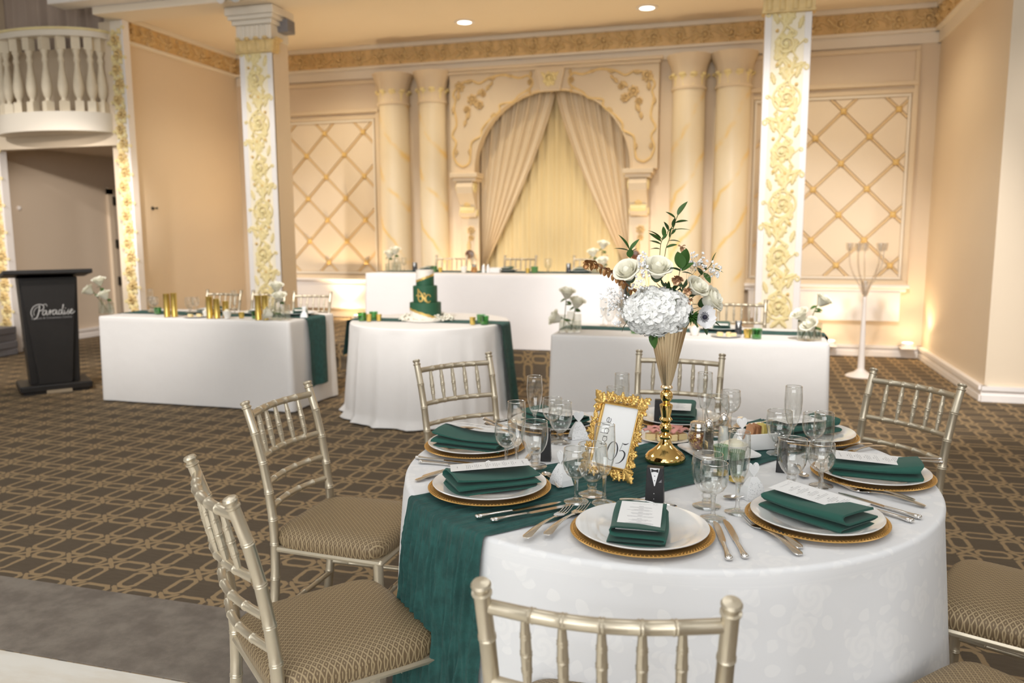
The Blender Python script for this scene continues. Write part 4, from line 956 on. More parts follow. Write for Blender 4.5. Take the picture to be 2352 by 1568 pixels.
# ---- the eight place settings: charger > plate > napkin > menu
SET = {  # centre, facing, napkin turn, description
 'A': (-.627, 1.964, 38, 'the front left setting on the runner'), 'C': (-.199, 1.773, 93, 'the setting nearest the camera'), 'D': (.194, 1.966, 139, 'the front right setting'), 'B': (-.808, 2.382, -6, 'the left setting'),
 'E': (.378, 2.385, 177, 'the right setting'), 'BL': (-.632, 2.742, -33, 'the back left setting'), 'BK': (-.205, 2.930, -88, 'the far setting behind the vase'), 'RB': (.232, 2.775, 222, 'the back right setting')}
NOFF = {'A': (.01, -.012), 'C': (0, -.028), 'D': (.0, -.010), 'B': (.0, -.034), 'E': (.0, -.025), 'BL': (.01, -.02), 'BK': (.0, 0), 'RB': (-.02, .0)}
for i, (k, (x, y, fa, ds)) in enumerate(SET.items()):
    z = ZR+.002 if k in ('A', 'RB') else ZC
    c = thing('charger_plate', 'round antique gold beaded charger at '+ds, 'charger', (x, y, z), .3*i, 'gold chargers'); put('charger_body', CH_B, c); put('bead_rim', CH_R, c)
    p = tag(put('dinner_plate', PL_B, None, T(x, y, z+.005)), 'white china dinner plate on the gold charger at '+ds, 'plate', 'white dinner plates')
    a = rad(fa)-pi/2; ox, oy = NOFF[k]; nz = z+.0165+(.003 if abs(oy) > .03 else .0)
    n = tag(put('napkin', NAPS[i], None, T(x+ox, y+oy, nz) @ Rz(a) @ S(1.06, .90 if k == 'C' else 1.05, 1.06)), 'folded emerald napkin on the plate at '+ds, 'napkin', 'emerald napkins')
    tl = {'A': (.16, 0), 'B': (.22, .04), 'BK': (0, .03)}.get(k, (.04, .02))
    mz = nz+.0395+(.010 if k in 'AB' else .003)
    sh_ = {'A': (-.012, .022), 'B': (.0, .06), 'C': (0, -.012), 'D': (.005, .03), 'E': (.0, .012)}.get(k, (0, .01))
    mt = T(x+ox+sh_[0], y+oy+sh_[1], mz) @ Rz(a+{'D': .16, 'E': .08, 'A': -.28, 'B': -.3}.get(k, 0)) @ Rx(.05) @ Ry({'A': -.10, 'B': -.16}.get(k, 0))
    if k == 'C': mt = mt @ S(1.0, .76, 1)
    cd_ = thing('menu_card', 'white printed menu card on the napkin at '+ds, 'menu', group='menu cards', mw=mt); put('card', CARD_B, cd_); put('print', CARD_P, cd_)
GP = {'A': [('wine', -.386, 1.938), ('goblet', -.357, 2.006), ('flute', -.315, 1.944)], 'B': [('wine', -.651, 2.204), ('flute', -.606, 2.158), ('goblet', -.566, 2.213)], 'BL': [('flute', -.668, 2.700-.09), ('goblet', -.558, 2.525), ('wine', -.596, 2.57)],
      'C': [('goblet', -.063, 2.010), ('wine', -.045, 1.922), ('flute', .012, 1.984)], 'D': [('goblet', .152, 2.226), ('wine', .222, 2.185), ('flute', .232, 2.262)], 'E': [('flute', .174, 2.605), ('goblet', .132, 2.545), ('wine', .232, 2.548)],
      'RB': [('goblet', -.060, 2.735), ('flute', -.105, 2.790), ('wine', -.018, 2.822)], 'BK': [('flute', -.385, 2.735), ('goblet', -.345, 2.68), ('wine', -.42, 2.82)]}
KN = {'goblet': 'stemmed clear water goblet, stout foot, by ', 'wine': 'small clear wine glass by ', 'flute': 'tall clear champagne flute by '}
def on_runner(x, y): v = Vector((x, y, 0))-RC; return abs(v.dot(nv_)) < .195
for k, L in GP.items():
    for kind, x, y in L: place_glass(kind, x, y, ZR if on_runner(x, y) else ZC, KN[kind]+SET[k][3], 'glasses on the round table')
CUT = {'C': [('fork', -.445, 1.655, -.388, 1.890, 'outer dinner fork'), ('fork', -.404, 1.685, -.352, 1.916, 'inner salad fork'), ('knife', -.003, 1.672, -.040, 1.895, 'inner table knife'), ('knife', .030, 1.691, -.018, 1.912, 'outer table knife'), ('spoon', -.280, 1.978, -.112, 1.944, 'dessert spoon')],
 'D': [('fork', .143, 1.736, .026, 1.945, 'outer dinner fork'), ('fork', .146, 1.776, .034, 1.975, 'inner salad fork'), ('knife', .414, 2.019, .245, 2.166, 'inner table knife'), ('knife', .437, 2.050, .268, 2.200, 'outer table knife'), ('spoon', .10, 2.118, -.03, 2.076, 'dessert spoon')],
 'E': [('fork', .468, 2.142, .280, 2.268, 'outer dinner fork'), ('fork', .452, 2.186, .258, 2.298, 'inner salad fork'), ('knife', .60, 2.585, .37, 2.57, 'inner table knife'), ('knife', .605, 2.62, .372, 2.60, 'outer table knife'), ('spoon', .18, 2.44, .195, 2.31, 'dessert spoon')],
 'A': [('fork', -.857, 2.002, -.72, 2.185, 'outer dinner fork'), ('fork', -.852, 2.040, -.70, 2.215, 'inner salad fork'), ('knife', -.593, 1.751, -.418, 1.912, 'inner table knife'), ('knife', -.550, 1.739, -.385, 1.905, 'outer table knife'), ('spoon', -.452, 2.035, -.525, 2.155, 'dessert spoon')],
 'B': [('fork', -.955, 2.62, -.74, 2.56, 'outer dinner fork'), ('fork', -.935, 2.57, -.72, 2.535, 'inner salad fork'), ('knife', -.945, 2.218, -.71, 2.200, 'inner table knife'), ('knife', -.917, 2.178, -.685, 2.170, 'outer table knife'), ('spoon', -.61, 2.30, -.615, 2.44, 'dessert spoon')],
 'BL': [('fork', -.60, 2.975, -.46, 2.81, 'outer dinner fork'), ('fork', -.57, 2.94, -.44, 2.77, 'inner salad fork'), ('knife', -.905, 2.775, -.73, 2.61, 'inner table knife'), ('knife', -.880, 2.715, -.72, 2.56, 'outer table knife'), ('spoon', -.53, 2.58, -.43, 2.66, 'dessert spoon')],
 'BK': [('fork', .02, 3.03, .0, 2.81, 'outer dinner fork'), ('fork', -.02, 3.02, -.028, 2.80, 'inner salad fork'), ('knife', -.40, 3.06, -.395, 2.87, 'inner table knife'), ('knife', -.44, 3.03, -.44, 2.86, 'outer table knife'), ('spoon', -.24, 2.755, -.13, 2.76, 'dessert spoon')],
 'RB': [('fork', .47, 2.745, .31, 2.60, 'outer dinner fork'), ('fork', .43, 2.765, .275, 2.60, 'inner salad fork'), ('knife', .14, 3.00, .02, 2.86, 'inner table knife'), ('knife', .18, 3.02, .06, 2.92, 'outer table knife'), ('spoon', .09, 2.68, .155, 2.60, 'dessert spoon')]}
for k, L in CUT.items():
    for q, (kind, a, b, c, d, nm) in enumerate(L):
        orr = on_runner(a, b) or on_runner(c, d)
        cutlery(kind, a, b, c, d, 'polished %s at %s' % (nm, SET[k][3]), 'cutlery on the round table', (ZR+.0005 if orr else ZC)+(.0005 if kind != 'fork' else 0))
# ---------------------------------------------------------------- favours
LAPEL = mat('satin_black_lapel', (.03, .028, .03), .35)
def tux_box(x, y, rz, label, z=ZC):
    o = thing('favour_box', label, 'gift box', (x, y, z), rz, 'wedding favour boxes')
    m = M(); w0, w1, d0, d1, h = .0235, .021, .016, .012, .093
    m.add([(-w0, -d0, 0), (w0, -d0, 0), (w0, d0, 0), (-w0, d0, 0), (-w1, -d1, h), (w1, -d1, h), (w1, d1, h), (-w1, d1, h)], [(3, 2, 1, 0), (4, 5, 6, 7), (0, 1, 5, 4), (1, 2, 6, 5), (2, 3, 7, 6), (3, 0, 4, 7)])
    obj('box', m, BLACKC, o, False, bevel=.0006)
    tl = T(0, -d0-.0003, 0) @ Rx(-atan2(d0-d1, h)) @ Rx(pi/2)
    obj('shirt_front', M().prism([(-.0125, .0925), (.0125, .0925), (.001, .046), (-.001, .046)], 0, .0006, tl), CARD, o, False)
    obj('lapel', M().prism([(-.0185, .0925), (-.0125, .0925), (-.001, .046), (-.004, .048), (-.0195, .078)], 0, .0008, tl), LAPEL, o, False); obj('lapel', M().prism([(.0185, .0925), (.0195, .078), (.004, .048), (.001, .046), (.0125, .0925)], 0, .0008, tl), LAPEL, o, False)
    obj('bow_tie', M().prism([(-.009, .0905), (0, .0875), (.009, .0905), (.009, .0815), (0, .0845), (-.009, .0815)], .0006, .0022, tl).ell((0, .086, .0015), (.002, .0028, .0016), 8, 5, tl), BLACKC, o, False)
    for zz in (.072, .060): obj('button', M().lathe([(0, 0), (.0012, 0), (.0012, .0006), (0, .0008)], 8, tl @ T(0, zz, .0006)), BLACKC, o)
    for zz in (.026, .012): obj('button', M().lathe([(0, 0), (.0011, 0), (.0011, .0006), (0, .0008)], 8, tl @ T(-.001, zz, .0002)), CARD, o)
    obj('pocket_square', M().prism([(.010, .056), (.0175, .056), (.0175, .064)], 0, .0005, tl), PRINTG, o, False)
    return o
def heart(w, h, n=22):
    p = []
    for i in range(n):
        a = 2*pi*i/n; p.append((w/2*(sin(a)**3), h/2*((13*cos(a)-5*cos(2*a)-2*cos(3*a)-cos(4*a))/14.5+.12)))
    return p[::-1]
def dress_box(x, y, rz, label, z=ZC, seed=1):
    o = thing('favour_box', label, 'gift box', (x, y, z), rz, 'wedding favour boxes'); rnd = random.Random(seed)
    pr = ((-.029, 0), (.029, 0), (.0275, .016), (.022, .034), (.013, .050), (.0085, .057), (-.0085, .057), (-.013, .050), (-.022, .034), (-.0275, .016))
    d = lambda zz: .019*(1-zz/.062)+.003
    n = len(pr); m = M().add([(a, -d(b), b) for a, b in pr]+[(a, d(b), b) for a, b in pr], [(i, (i+1) % n, n+(i+1) % n, n+i)[::-1] for i in range(n)])
    m.add([], []); k0 = [(0, 1, 2, 9), (9, 2, 3, 8), (8, 3, 4, 7), (7, 4, 5, 6)]
    m.f += [q for q in k0]+[tuple(n+i for i in q[::-1]) for q in k0]
    obj('skirt', m, CARD, o, False)
    obj('bodice', M().prism(heart(.031, .036), 0, .0022, T(0, -.0012, .0735) @ Rx(pi/2)), CARD, o, False); obj('back_bodice', M().prism(heart(.037, .040), 0, .0015, T(0, .0045, .0745) @ Rx(pi/2)), CARD, o, False)
    q = M()
    for _ in range(85):
        zz = .002+.042*rnd.random()**1.5; w = .0285*(1-(zz/.06)**2*.75); xx = rnd.uniform(-w, w)*.96
        for sg in (-1, 1): q.ell((xx, sg*(d(zz)+.0001), zz), (.0011, .0003, .0005), 5, 3)
    o2 = obj('printed_petals', q, PRINTG, o); o2['kind'] = 'stuff'
    return o
tux_box(-.194, 2.012, rad(0), 'black tuxedo favour box with white shirt front and bow tie, below the vase foot')
tux_box(-.557, 2.318, rad(100), 'black favour box seen from behind, beside the goblet of the left setting', z=ZC); tux_box(-.262, 2.868, rad(184), 'black favour box standing before the far setting behind the vase stem'); tux_box(.135, 2.385, rad(265), 'black favour box seen through the goblets of the front right setting')
dress_box(.050, 2.112, rad(32), 'white bridal gown favour box with heart bodice and speckled skirt, beside the front right goblets', seed=2); dress_box(-.455, 2.072, rad(-42), 'white speckled gown favour box lying beside the teaspoon of the front left setting', z=ZR, seed=3)
dress_box(-.512, 2.600, rad(210), 'white gown favour box before the back left setting, left of the gold frame', seed=4); dress_box(.022, 2.640, rad(25), 'white gown favour box with heart top behind the sugar caddy', seed=5)

# ---------------------------------------------------------------- gold trumpet vase with the bouquet
V0 = Vector((-.201, 2.377, ZR))
va = thing('trumpet_vase', 'tall gold trumpet vase with fluted cone and turned stem, centre of the round table', 'vase', V0, YAW)
obj('foot', M().lathe([(0, 0), (.056, 0), (.0605, .004), (.0615, .010), (.059, .017), (.050, .027), (.036, .037), (.024, .048), (.0165, .060), (.0145, .068), (.0185, .070), (.0195, .076), (.0165, .080), (.013, .083), (0, .083)], 56), GOLDV, va)
obj('stem', M().lathe([(0, .083), (.0125, .083), (.0115, .088), (.0165, .095), (.0185, .103), (.0165, .111), (.0115, .117), (.0165, .124), (.0195, .128), (.017, .132), (.0135, .136), (.0175, .158), (.0195, .170), (.0195, .173), (.0115, .178), (.0110, .182), (.0155, .188), (.0190, .197), (.0185, .206), (.0150, .213), (.0100, .217), (.0100, .224), (0, .225)], 48), GOLDV, va)
obj('fluted_cone', M().lathe([(0, .222), (.0165, .222), (.0185, .226), (.0165, .230), (.014, .233), (.0215, .262), (.0335, .315), (.0475, .375), (.0560, .412), (.059, .420), (.0575, .421), (.054, .412), (.0455, .375), (.012, .25), (0, .25)], 288, ripple=lambda a, z: .032*abs(sin(a*14)) if z > .236 else 0), ROSEG, va, angle=50)
bq = thing('bouquet', 'white hydrangea, cream rose, anemone and bronze eucalyptus bouquet in the gold trumpet vase', 'flowers', V0, YAW)
def P3(k): return Vector(k)
# rose: layered cupped petals
def petal(R, h, w, curl, open_):
    m = M()
    def f(u, v):
        a = (u-.5)*w*(.35+.65*sin(pi*min(1, .15+v*.62))); r = R*(.28+open_*sin(v*pi*.5)**1.1)
        if v > .72: r += curl*R*(v-.72)**1.5*3.2
        z = h*(v-.35*max(0, v-.78)**1.3*curl*6)*(1-.10*abs(u-.5)*2*v)
        return (r*cos(a), r*sin(a), z)
    return m.grid(8, 8, f)
RP = [mesh('rose_petal', petal(.030, .042, 2.3, .55, .72), ROSEP, angle=180), mesh('rose_petal_mid', petal(.023, .047, 2.1, .35, .74), ROSEP, angle=180), mesh('rose_petal_inner', petal(.0155, .050, 2.3, .15, .75), ROSEP, angle=180)]
RCEN = mesh('rose_heart', M().tube([(.0085*(1-i/40)*cos(i*.42), .0085*(1-i/40)*sin(i*.42), .030+.016*i/40) for i in range(38)], .0022, 5).ell((0, 0, .028), (.010, .010, .018), 12, 7), ROSEP)
def rose(p, d, s, parent, label=None):
    o = put('rose', RCEN, parent, aim(p, d, random.uniform(0, 6)) @ S(s))
    for n, me, off, tilt, sc in ((5, RP[0], 0, -.06, 1.0), (5, RP[1], .6, 0, 1.0), (4, RP[2], .2, .02, 1.0), (3, RP[2], .9, .03, .72)):
        for k in range(n): put('petal', me, o, Rz(2*pi*k/n+off+random.uniform(-.12, .12)) @ T(0, 0, random.uniform(-.002, .002)) @ Ry(tilt+random.uniform(-.05, .05)) @ S(sc, sc, 1.0+.06*random.random()))
    put('sepal', SEP, o); return o
SEP = mesh('sepal', M().lathe([(0, -.012), (.006, -.010), (.012, -.002), (.0145, .006), (.010, .004), (0, .0)], 10), LEAFD)
rose((-.118, -.035, .552), (-.42, -.62, .72), 1.15, bq); rose((-.045, -.045, .556), (-.02, -.62, .80), 1.25, bq)
rose((.060, -.030, .510), (.45, -.65, .65), 1.02, bq); rose((.095, -.020, .478), (.78, -.5, .45), 1.15, bq)
# hydrangea head made of four-petalled florets
HYC, HYR = Vector((-.038, -.025, .455)), Vector((.096, .085, .068))
hy = obj('hydrangea', M().ell(tuple(HYC), tuple(HYR*.86), 18, 10), mat('pale_green_core', (.62, .66, .50), .8), bq)
def floret(seed):
    rnd = random.Random(seed); m = M()
    for k in range(4):
        a0 = k*pi/2+rnd.uniform(-.15, .15); s = rnd.uniform(.85, 1.1)
        def f(u, v):
            w = .0125*s*sin(pi*min(1, .1+v*.82))**.75; x = (u-.5)*2*w; y = .002+.0175*s*v
            z = .0045*sin(v*pi*.55)+.004*(abs(u-.5)*2)**2-.003*v*v+.0012*sin(u*9+seed)
            return (x*cos(a0)-y*sin(a0), x*sin(a0)+y*cos(a0), z)
        m.grid(4, 4, f)
    return mesh('floret', m.ell((0, 0, .003), (.0016, .0016, .002), 6, 4), HYDP, angle=180)
FLS = [floret(s) for s in range(4)]
nfl = 190
for i in range(nfl):
    zf = 1-2*(i+.5)/nfl; a = i*2.39996; rr = sqrt(1-zf*zf); d = Vector((rr*cos(a), rr*sin(a), zf))
    if d.y > .6: continue
    p = HYC+Vector((d.x*HYR.x, d.y*HYR.y, d.z*HYR.z))*(.90+.10*random.random())
    nr = Vector((d.x/HYR.x, d.y/HYR.y, d.z/HYR.z)).normalized()+Vector([random.uniform(-.38, .38) for _ in range(3)])
    put('floret', FLS[i % 4], hy, aim(p, nr, random.uniform(0, 6)) @ S(random.uniform(.8, 1.08)))
# anemone
ad = Vector((.42, -.9, .05)); ac_ = (.090, -.062, .443)
ane = obj('anemone', M().ell((0, 0, .006), (.0068, .0068, .0075), 14, 8), ANEC, bq, mw=aim(ac_, ad))
def anp(seed):
    def f(u, v):
        w = .019*sin(pi*min(1, .12+.74*v))**.6; x = (u-.5)*2*w; y = .003+.031*v*(1-.05*cos((u-.5)*5+seed))
        return (x, y, .009*v**1.6+.006*(abs(u-.5)*2)**2*v+.001*sin(u*7+seed))
    return mesh('anemone_petal', M().grid(8, 8, f), ANEP, angle=180)
for k in range(7): put('petal', anp(k), ane, Rz(2*pi*k/7+.1*k) @ T(0, 0, -.001*(k % 2)) @ Rx(.05+.1*(k % 2)))
sm = M()
for k in range(34):
    a = 2*pi*k/34; r = .0115+.0018*(k % 3); sm.ell((r*cos(a), r*sin(a), .0045+.0008*(k % 2)), .0011, 5, 3); sm.tube([(.006*cos(a), .006*sin(a), .004), (r*cos(a), r*sin(a), .0045)], .0003, 3)
obj('stamen_ring', sm, ANEC, ane)
def leafmesh(L, Wd, fold=.25, bend=.2, tip=1.0):
    def f(u, v):
        x = (u-.5)*2; w = Wd*.5*sin(pi*v**.85)**(.8*tip) if 0 < v < 1 else 0
        return (x*w, L*v, abs(x)*w*fold-bend*L*v*v)
    return M().grid(4, 9, f)
LV = [mesh('leaf', leafmesh(.034, .0125, .3, .12), LEAF, angle=180), mesh('leaf_broad', leafmesh(.036, .023, .2, .1), LEAF, angle=180), mesh('leaf_slim', leafmesh(.034, .0085, .3, .3), LEAF, angle=180), mesh('leaf_dark', leafmesh(.034, .014, .3, .25), LEAFD, angle=180)]
def leaf(par, me, base, tip, roll=0, s=None):
    b, t_ = Vector(base), Vector(tip); d = t_-b; L = d.length
    q = d.to_track_quat('Y', 'Z').to_matrix().to_4x4(); k = L/.035 if s is None else s
    return put('leaf', me, par, T(*b) @ q @ Ry(roll) @ S(k))
def sprig(pts, r=.0011, m=STEMM): return obj('foliage_sprig', M().tube(smooth(pts, 5), r, 6), m, bq)
A_ = sprig([(-.02, .0, .56), (-.012, 0, .632), (-.002, 0, .664), (.009, 0, .695), (.014, 0, .715), (.022, 0, .735)])
for b, t_, k, ro in (((.021, 0, .733), (.045, 0, .775), 1, .3), ((.015, 0, .725), (-.013, .002, .748), 0, .4), ((.013, 0, .712), (.052, -.004, .722), 0, -.5), ((.010, 0, .698), (.008, -.008, .730), 3, .6), ((.009, 0, .69), (.058, -.003, .705), 2, .2), ((.002, 0, .678), (.024, .01, .700), 2, 1.2), ((.0, 0, .668), (.001, -.01, .708), 0, .9), ((-.004, 0, .660), (.03, -.01, .665), 3, .2), ((-.012, 0, .640), (.018, -.012, .652), 1, .4)): leaf(A_, LV[k], b, t_, ro)
B_ = sprig([(-.03, .01, .56), (-.026, .01, .632), (-.022, .01, .66), (-.010, .01, .672), (-.004, .008, .690)])
for b, t_, k, ro in (((-.024, .01, .65), (-.058, .01, .665), 0, .4), ((-.023, .01, .658), (-.060, .008, .688), 0, .5), ((-.022, .01, .664), (-.056, .006, .702), 2, .2), ((-.014, .01, .67), (-.020, .0, .705), 0, .3), ((-.006, .008, .68), (-.026, .0, .665), 0, -.4), ((-.005, .008, .687), (.010, .0, .700), 0, .7), ((-.026, .01, .636), (-.06, .0, .645), 2, .4), ((-.004, .008, .69), (-.014, .002, .72), 3, .1)): leaf(B_, LV[k], b, t_, ro)
C_ = sprig([(-.10, -.01, .56), (-.119, -.02, .618), (-.121, -.02, .640)])
for b, t_, k, ro in (((-.121, -.02, .636), (-.150, -.022, .684), 0, .2), ((-.121, -.02, .632), (-.167, -.024, .645), 0, .1), ((-.120, -.02, .632), (-.094, -.02, .670), 0, .6), ((-.119, -.02, .622), (-.104, -.03, .645), 3, .4), ((-.119, -.02, .612), (-.120, -.034, .64), 1, .1)): leaf(C_, LV[k], b, t_, ro)
D_ = sprig([(.02, -.03, .53), (.015, -.075, .575), (.020, -.085, .60)])
for b, t_, k, ro in (((.018, -.082, .582), (.006, -.094, .632), 1, .2), ((.021, -.083, .583), (.026, -.094, .640), 1, -.2), ((.019, -.08, .576), (.050, -.085, .602), 1, .5), ((.018, -.078, .575), (-.022, -.084, .594), 3, .3), ((.020, -.078, .572), (.056, -.08, .572), 3, .2)): leaf(D_, LV[k], b, t_, ro, ((Vector(t_)-Vector(b)).length)/.035)
E_ = sprig([(.05, -.01, .52), (.092, -.005, .562), (.118, 0, .585), (.126, 0, .60)])
for b, t_, k, ro in (((.124, 0, .59), (.132, -.004, .628), 1, .3), ((.122, 0, .582), (.162, -.003, .571), 0, .2), ((.108, 0, .575), (.092, -.008, .602), 3, .3), ((.10, -.005, .568), (.118, -.02, .54), 1, .3), ((.095, -.005, .560), (.080, -.02, .590), 3, .1)): leaf(E_, LV[k], b, t_, ro)
F_ = sprig([(-.06, -.03, .43), (-.115, -.04, .432), (-.132, -.042, .426)])
for b, t_, k, ro in (((-.125, -.042, .428), (-.150, -.046, .402), 3, .3), ((-.118, -.04, .432), (-.138, -.048, .455), 3, .5), ((-.10, -.04, .43), (-.125, -.05, .44), 3, .2)): leaf(F_, LV[k], b, t_, ro)
G_ = sprig([(-.03, -.05, .42), (-.05, -.055, .405)])
leaf(G_, LV[1], (-.050, -.055, .408), (-.053, -.06, .352), .4); leaf(G_, LV[3], (-.045, -.055, .408), (-.064, -.06, .378), -.2)
H_ = sprig([(.07, -.02, .42), (.115, -.022, .428)]); leaf(H_, LV[3], (.118, -.022, .428), (.160, -.024, .414), .2); leaf(H_, LV[3], (.10, -.02, .425), (.11, -.04, .39), .3)
# feathery anemone collar and dark greens that fill the heart of the bunch
fr = M()
for k in range(60):
    a = random.uniform(0, 6.28); e = random.uniform(-.9, .9); d = Vector((cos(a)*cos(e), -abs(sin(a))*cos(e)*.8, sin(e))); b = Vector((.058, -.045, .44)); fr.tube([b, b+d*.018, b+d*.034+Vector((0, 0, -.004))], [.0022, .0028, .0006], 4)
obj('feathery_collar', fr, LEAF, bq)['kind'] = 'stuff'
fr = M()
for k in range(70):
    a = random.uniform(0, 6.28); d = Vector((cos(a), sin(a)*.7, random.uniform(-.3, .8))).normalized(); b = Vector((random.uniform(-.09, .07), random.uniform(-.03, .04), random.uniform(.46, .53)))
    fr.add(leafmesh(.035, .013).v, leafmesh(.035, .013).f, aim(b, d) @ Rx(pi/2))
obj('dark_filler_greens', fr, LEAFD, bq)['kind'] = 'stuff'
obj('flower_foam', M().ell((-.01, 0, .45), (.075, .06, .06), 14, 8), LEAFD, bq)
# bronze eucalyptus and copper-painted blooms
eu = sprig([(-.085, 0, .50), (-.117, 0, .526), (-.151, -.01, .557), (-.197, -.02, .583), (-.235, -.028, .594)], .0014, mat('russet_stem', (.30, .12, .06), .6))
EUL = mesh('eucalyptus_leaf', leafmesh(.026, .020, .35, .35, .7), COPPER, angle=180)
ep, _ = along(smooth([(-.085, 0, .50), (-.117, 0, .526), (-.151, -.01, .557), (-.197, -.02, .583), (-.240, -.028, .596)], 5), [i/13 for i in range(14)])
for i, p in enumerate(ep[1:]):
    for s in (-1, 1):
        d = Vector((-.35-.3*random.random(), random.uniform(-.7, .3), s*(.7+.4*random.random())-.15)); leaf(eu, EUL, p, p+d.normalized()*.026*(1.05-.25*abs(i/12-.6)), random.uniform(-1.2, 1.2))
for k in range(14): leaf(eu, EUL, ep[-1]+Vector((.012*(k % 3), 0, 0)), ep[-1]+Vector((.012*(k % 3)+random.uniform(-.022, .008), random.uniform(-.02, .0), random.uniform(-.026, .024))), random.uniform(-1.4, 1.4))
CPM = mesh('copper_petal', leafmesh(.027, .027, .3, .4, .55), COPPERF, angle=180)
for c, n, r in (((.008, -.075, .553), 10, .024), ((.040, -.07, .520), 6, .020), ((.050, -.055, .489), 4, .016), ((.028, -.03, .642), 4, .018)):
    cb = obj('copper_bloom', M().ell(c, .004, 8, 5), COPPERF, bq)
    for k in range(n):
        a = 2.4*k; leaf(cb, CPM, c, Vector(c)+Vector((cos(a), -.55-.3*random.random(), sin(a))).normalized()*r, random.uniform(-.7, .7))
# baby's breath
def breath(c, rad3, n, root, s=.0034):
    st, bl = M(), M()
    for k in range(n):
        d = Vector([max(-.8, min(.8, random.gauss(0, .42))) for _ in range(3)]); p = Vector(c)+Vector((d.x*rad3[0], d.y*rad3[1], d.z*rad3[2])); rc = Vector(root).lerp(Vector(c), .72)+Vector([random.uniform(-.012, .012) for _ in range(3)]); q = rc.lerp(p, .5)+Vector((random.uniform(-.008, .008), 0, random.uniform(-.008, .008)))
        st.tube([rc, q, p], .00022, 3); r = s*random.uniform(.6, 1.25)
        if k % 9 == 0: st.tube([root, Vector(root).lerp(rc, .5)+Vector((random.uniform(-.01, .01), 0, .004)), rc], .0004, 3)
        for j in range(4): bl.ell(p+Vector([random.uniform(-.5, .5)*r for _ in range(3)]), r*.72, 6, 4)
    o = obj('babys_breath', st, TWIG, bq); obj('blossoms', bl, BREATH, o)['kind'] = 'stuff'
breath((-.160, -.035, .486), (.055, .03, .050), 95, (-.10, -.03, .43)); breath((-.092, -.085, .585), (.022, .016, .055), 45, (-.08, -.03, .50), .004)
breath((.075, -.02, .600), (.05, .03, .032), 55, (.05, -.01, .53), .0036); breath((.128, -.02, .575), (.022, .02, .022), 22, (.09, -.01, .54), .004); breath((-.155, -.05, .425), (.02, .01, .01), 10, (-.10, -.04, .43), .004); breath((-.085, -.05, .525), (.04, .02, .012), 24, (-.07, -.02, .50), .0036)

# ---------------------------------------------------------------- ornate table number frame
pr_, pn, pu = Vector((.893, -.451, 0)), Vector((-.451*cos(rad(21.3)), -.893*cos(rad(21.3)), sin(rad(21.3)))), Vector((.164, .324, .932))
pn = pr_.cross(pu); pn = pn if pn.y < 0 else -pn
FO = Vector((-.346, 2.154, ZR+.002))
FM = Matrix(((pr_.x, -pn.x, pu.x, FO.x), (pr_.y, -pn.y, pu.y, FO.y), (pr_.z, -pn.z, pu.z, FO.z), (0, 0, 0, 1)))   # local x right, -y front, z up the frame
F = thing('table_number_frame', 'ornate gold baroque picture frame holding the table 05 card, leaning beside the vase', 'frame', mw=FM)
fw_, fh_, fb = .118, .171, .035
def fx(u, v): return (-fw_/2+fw_*u, fb+fh_*v)
def ringframe(o0, o1, y0, y1):
    m = M(); (x0, z0), (x1, z1) = fx(0, 0), fx(1, 1)
    for a, b, c, d in ((x0-o1, x1+o1, z1+o0, z1+o1), (x0-o1, x1+o1, z0-o1, z0-o0), (x0-o1, x0-o0, z0-o0, z1+o0), (x1+o0, x1+o1, z0-o0, z1+o0)): m.box(a, b, y0, y1, c, d)
    return m
obj('inner_moulding', ringframe(0, .004, -.006, .008), GOLDF, F, False, bevel=.0015); obj('outer_moulding', ringframe(.004, .010, -.003, .008), GOLDF, F, False, bevel=.002)
obj('backing', M().box(-fw_/2-.01, fw_/2+.01, .006, .010, fb-.01, fb+fh_+.01), BLACKC, F, False); obj('easel_leg', M().box(-.02, .02, -.002, .002, 0, .15, T(0, .012, .165) @ Rx(rad(28)) @ T(0, 0, -.15)), BLACKC, F, False)
obj('card', M().box(-fw_/2-.002, fw_/2+.002, .002, .004, fb-.002, fb+fh_+.002), CARD, F, False)
def fscroll(R, turns, flip=1, r=.0045):
    n = 30; m = M(); pts = [(flip*R*(1-.82*i/n)*cos(turns*2*pi*i/n), -.004-.004*(i/n), R*(1-.82*i/n)*sin(turns*2*pi*i/n)) for i in range(n+1)]
    return m.tube(pts, [r*(1.05-.35*i/n) for i in range(n+1)], 8).ell(pts[-1], (r*1.15, r*1.1, r*1.15), 8, 6)
SCA = mesh('scroll', fscroll(.0125, 1.25), GOLDF); SCB = mesh('scroll_mirrored', fscroll(.0125, 1.25, -1), GOLDF)
def acan(L, Wd):   # lobed acanthus leaf, along +z, raised centre
    def f(u, v):
        x = (u-.5)*2; lob = 1+.22*sin(v*30-abs(x)*2.5); w = Wd*.5*sin(pi*min(1, .12+.86*v))**.7*lob
        return (x*w, -.003-.0065*(1-x*x)*(1-.4*v)+.0022*sin(v*30-abs(x)*2.5)*abs(x)-.003*v, L*v)
    return M().grid(8, 22, f)
ACA = mesh('acanthus_leaf', acan(.046, .026), GOLDF, angle=180); ACS = mesh('acanthus_leaf_small', acan(.028, .016), GOLDF, angle=180)
VINE = mesh('vine', M().tube(smooth([(0, -.004, 0), (.008, -.006, .015), (.005, -.007, .032), (-.004, -.005, .050)], 6), [.0042-.0001*i for i in range(19)], 8), GOLDF)
def fput(n, me, x, z, r, s=1.0, fl=1): put(n, me, F, T(x, -.002, z) @ Ry(r) @ S(s*fl, 1, s))
X0, X1, Z0, Z1 = -fw_/2-.012, fw_/2+.012, fb-.012, fb+fh_+.012
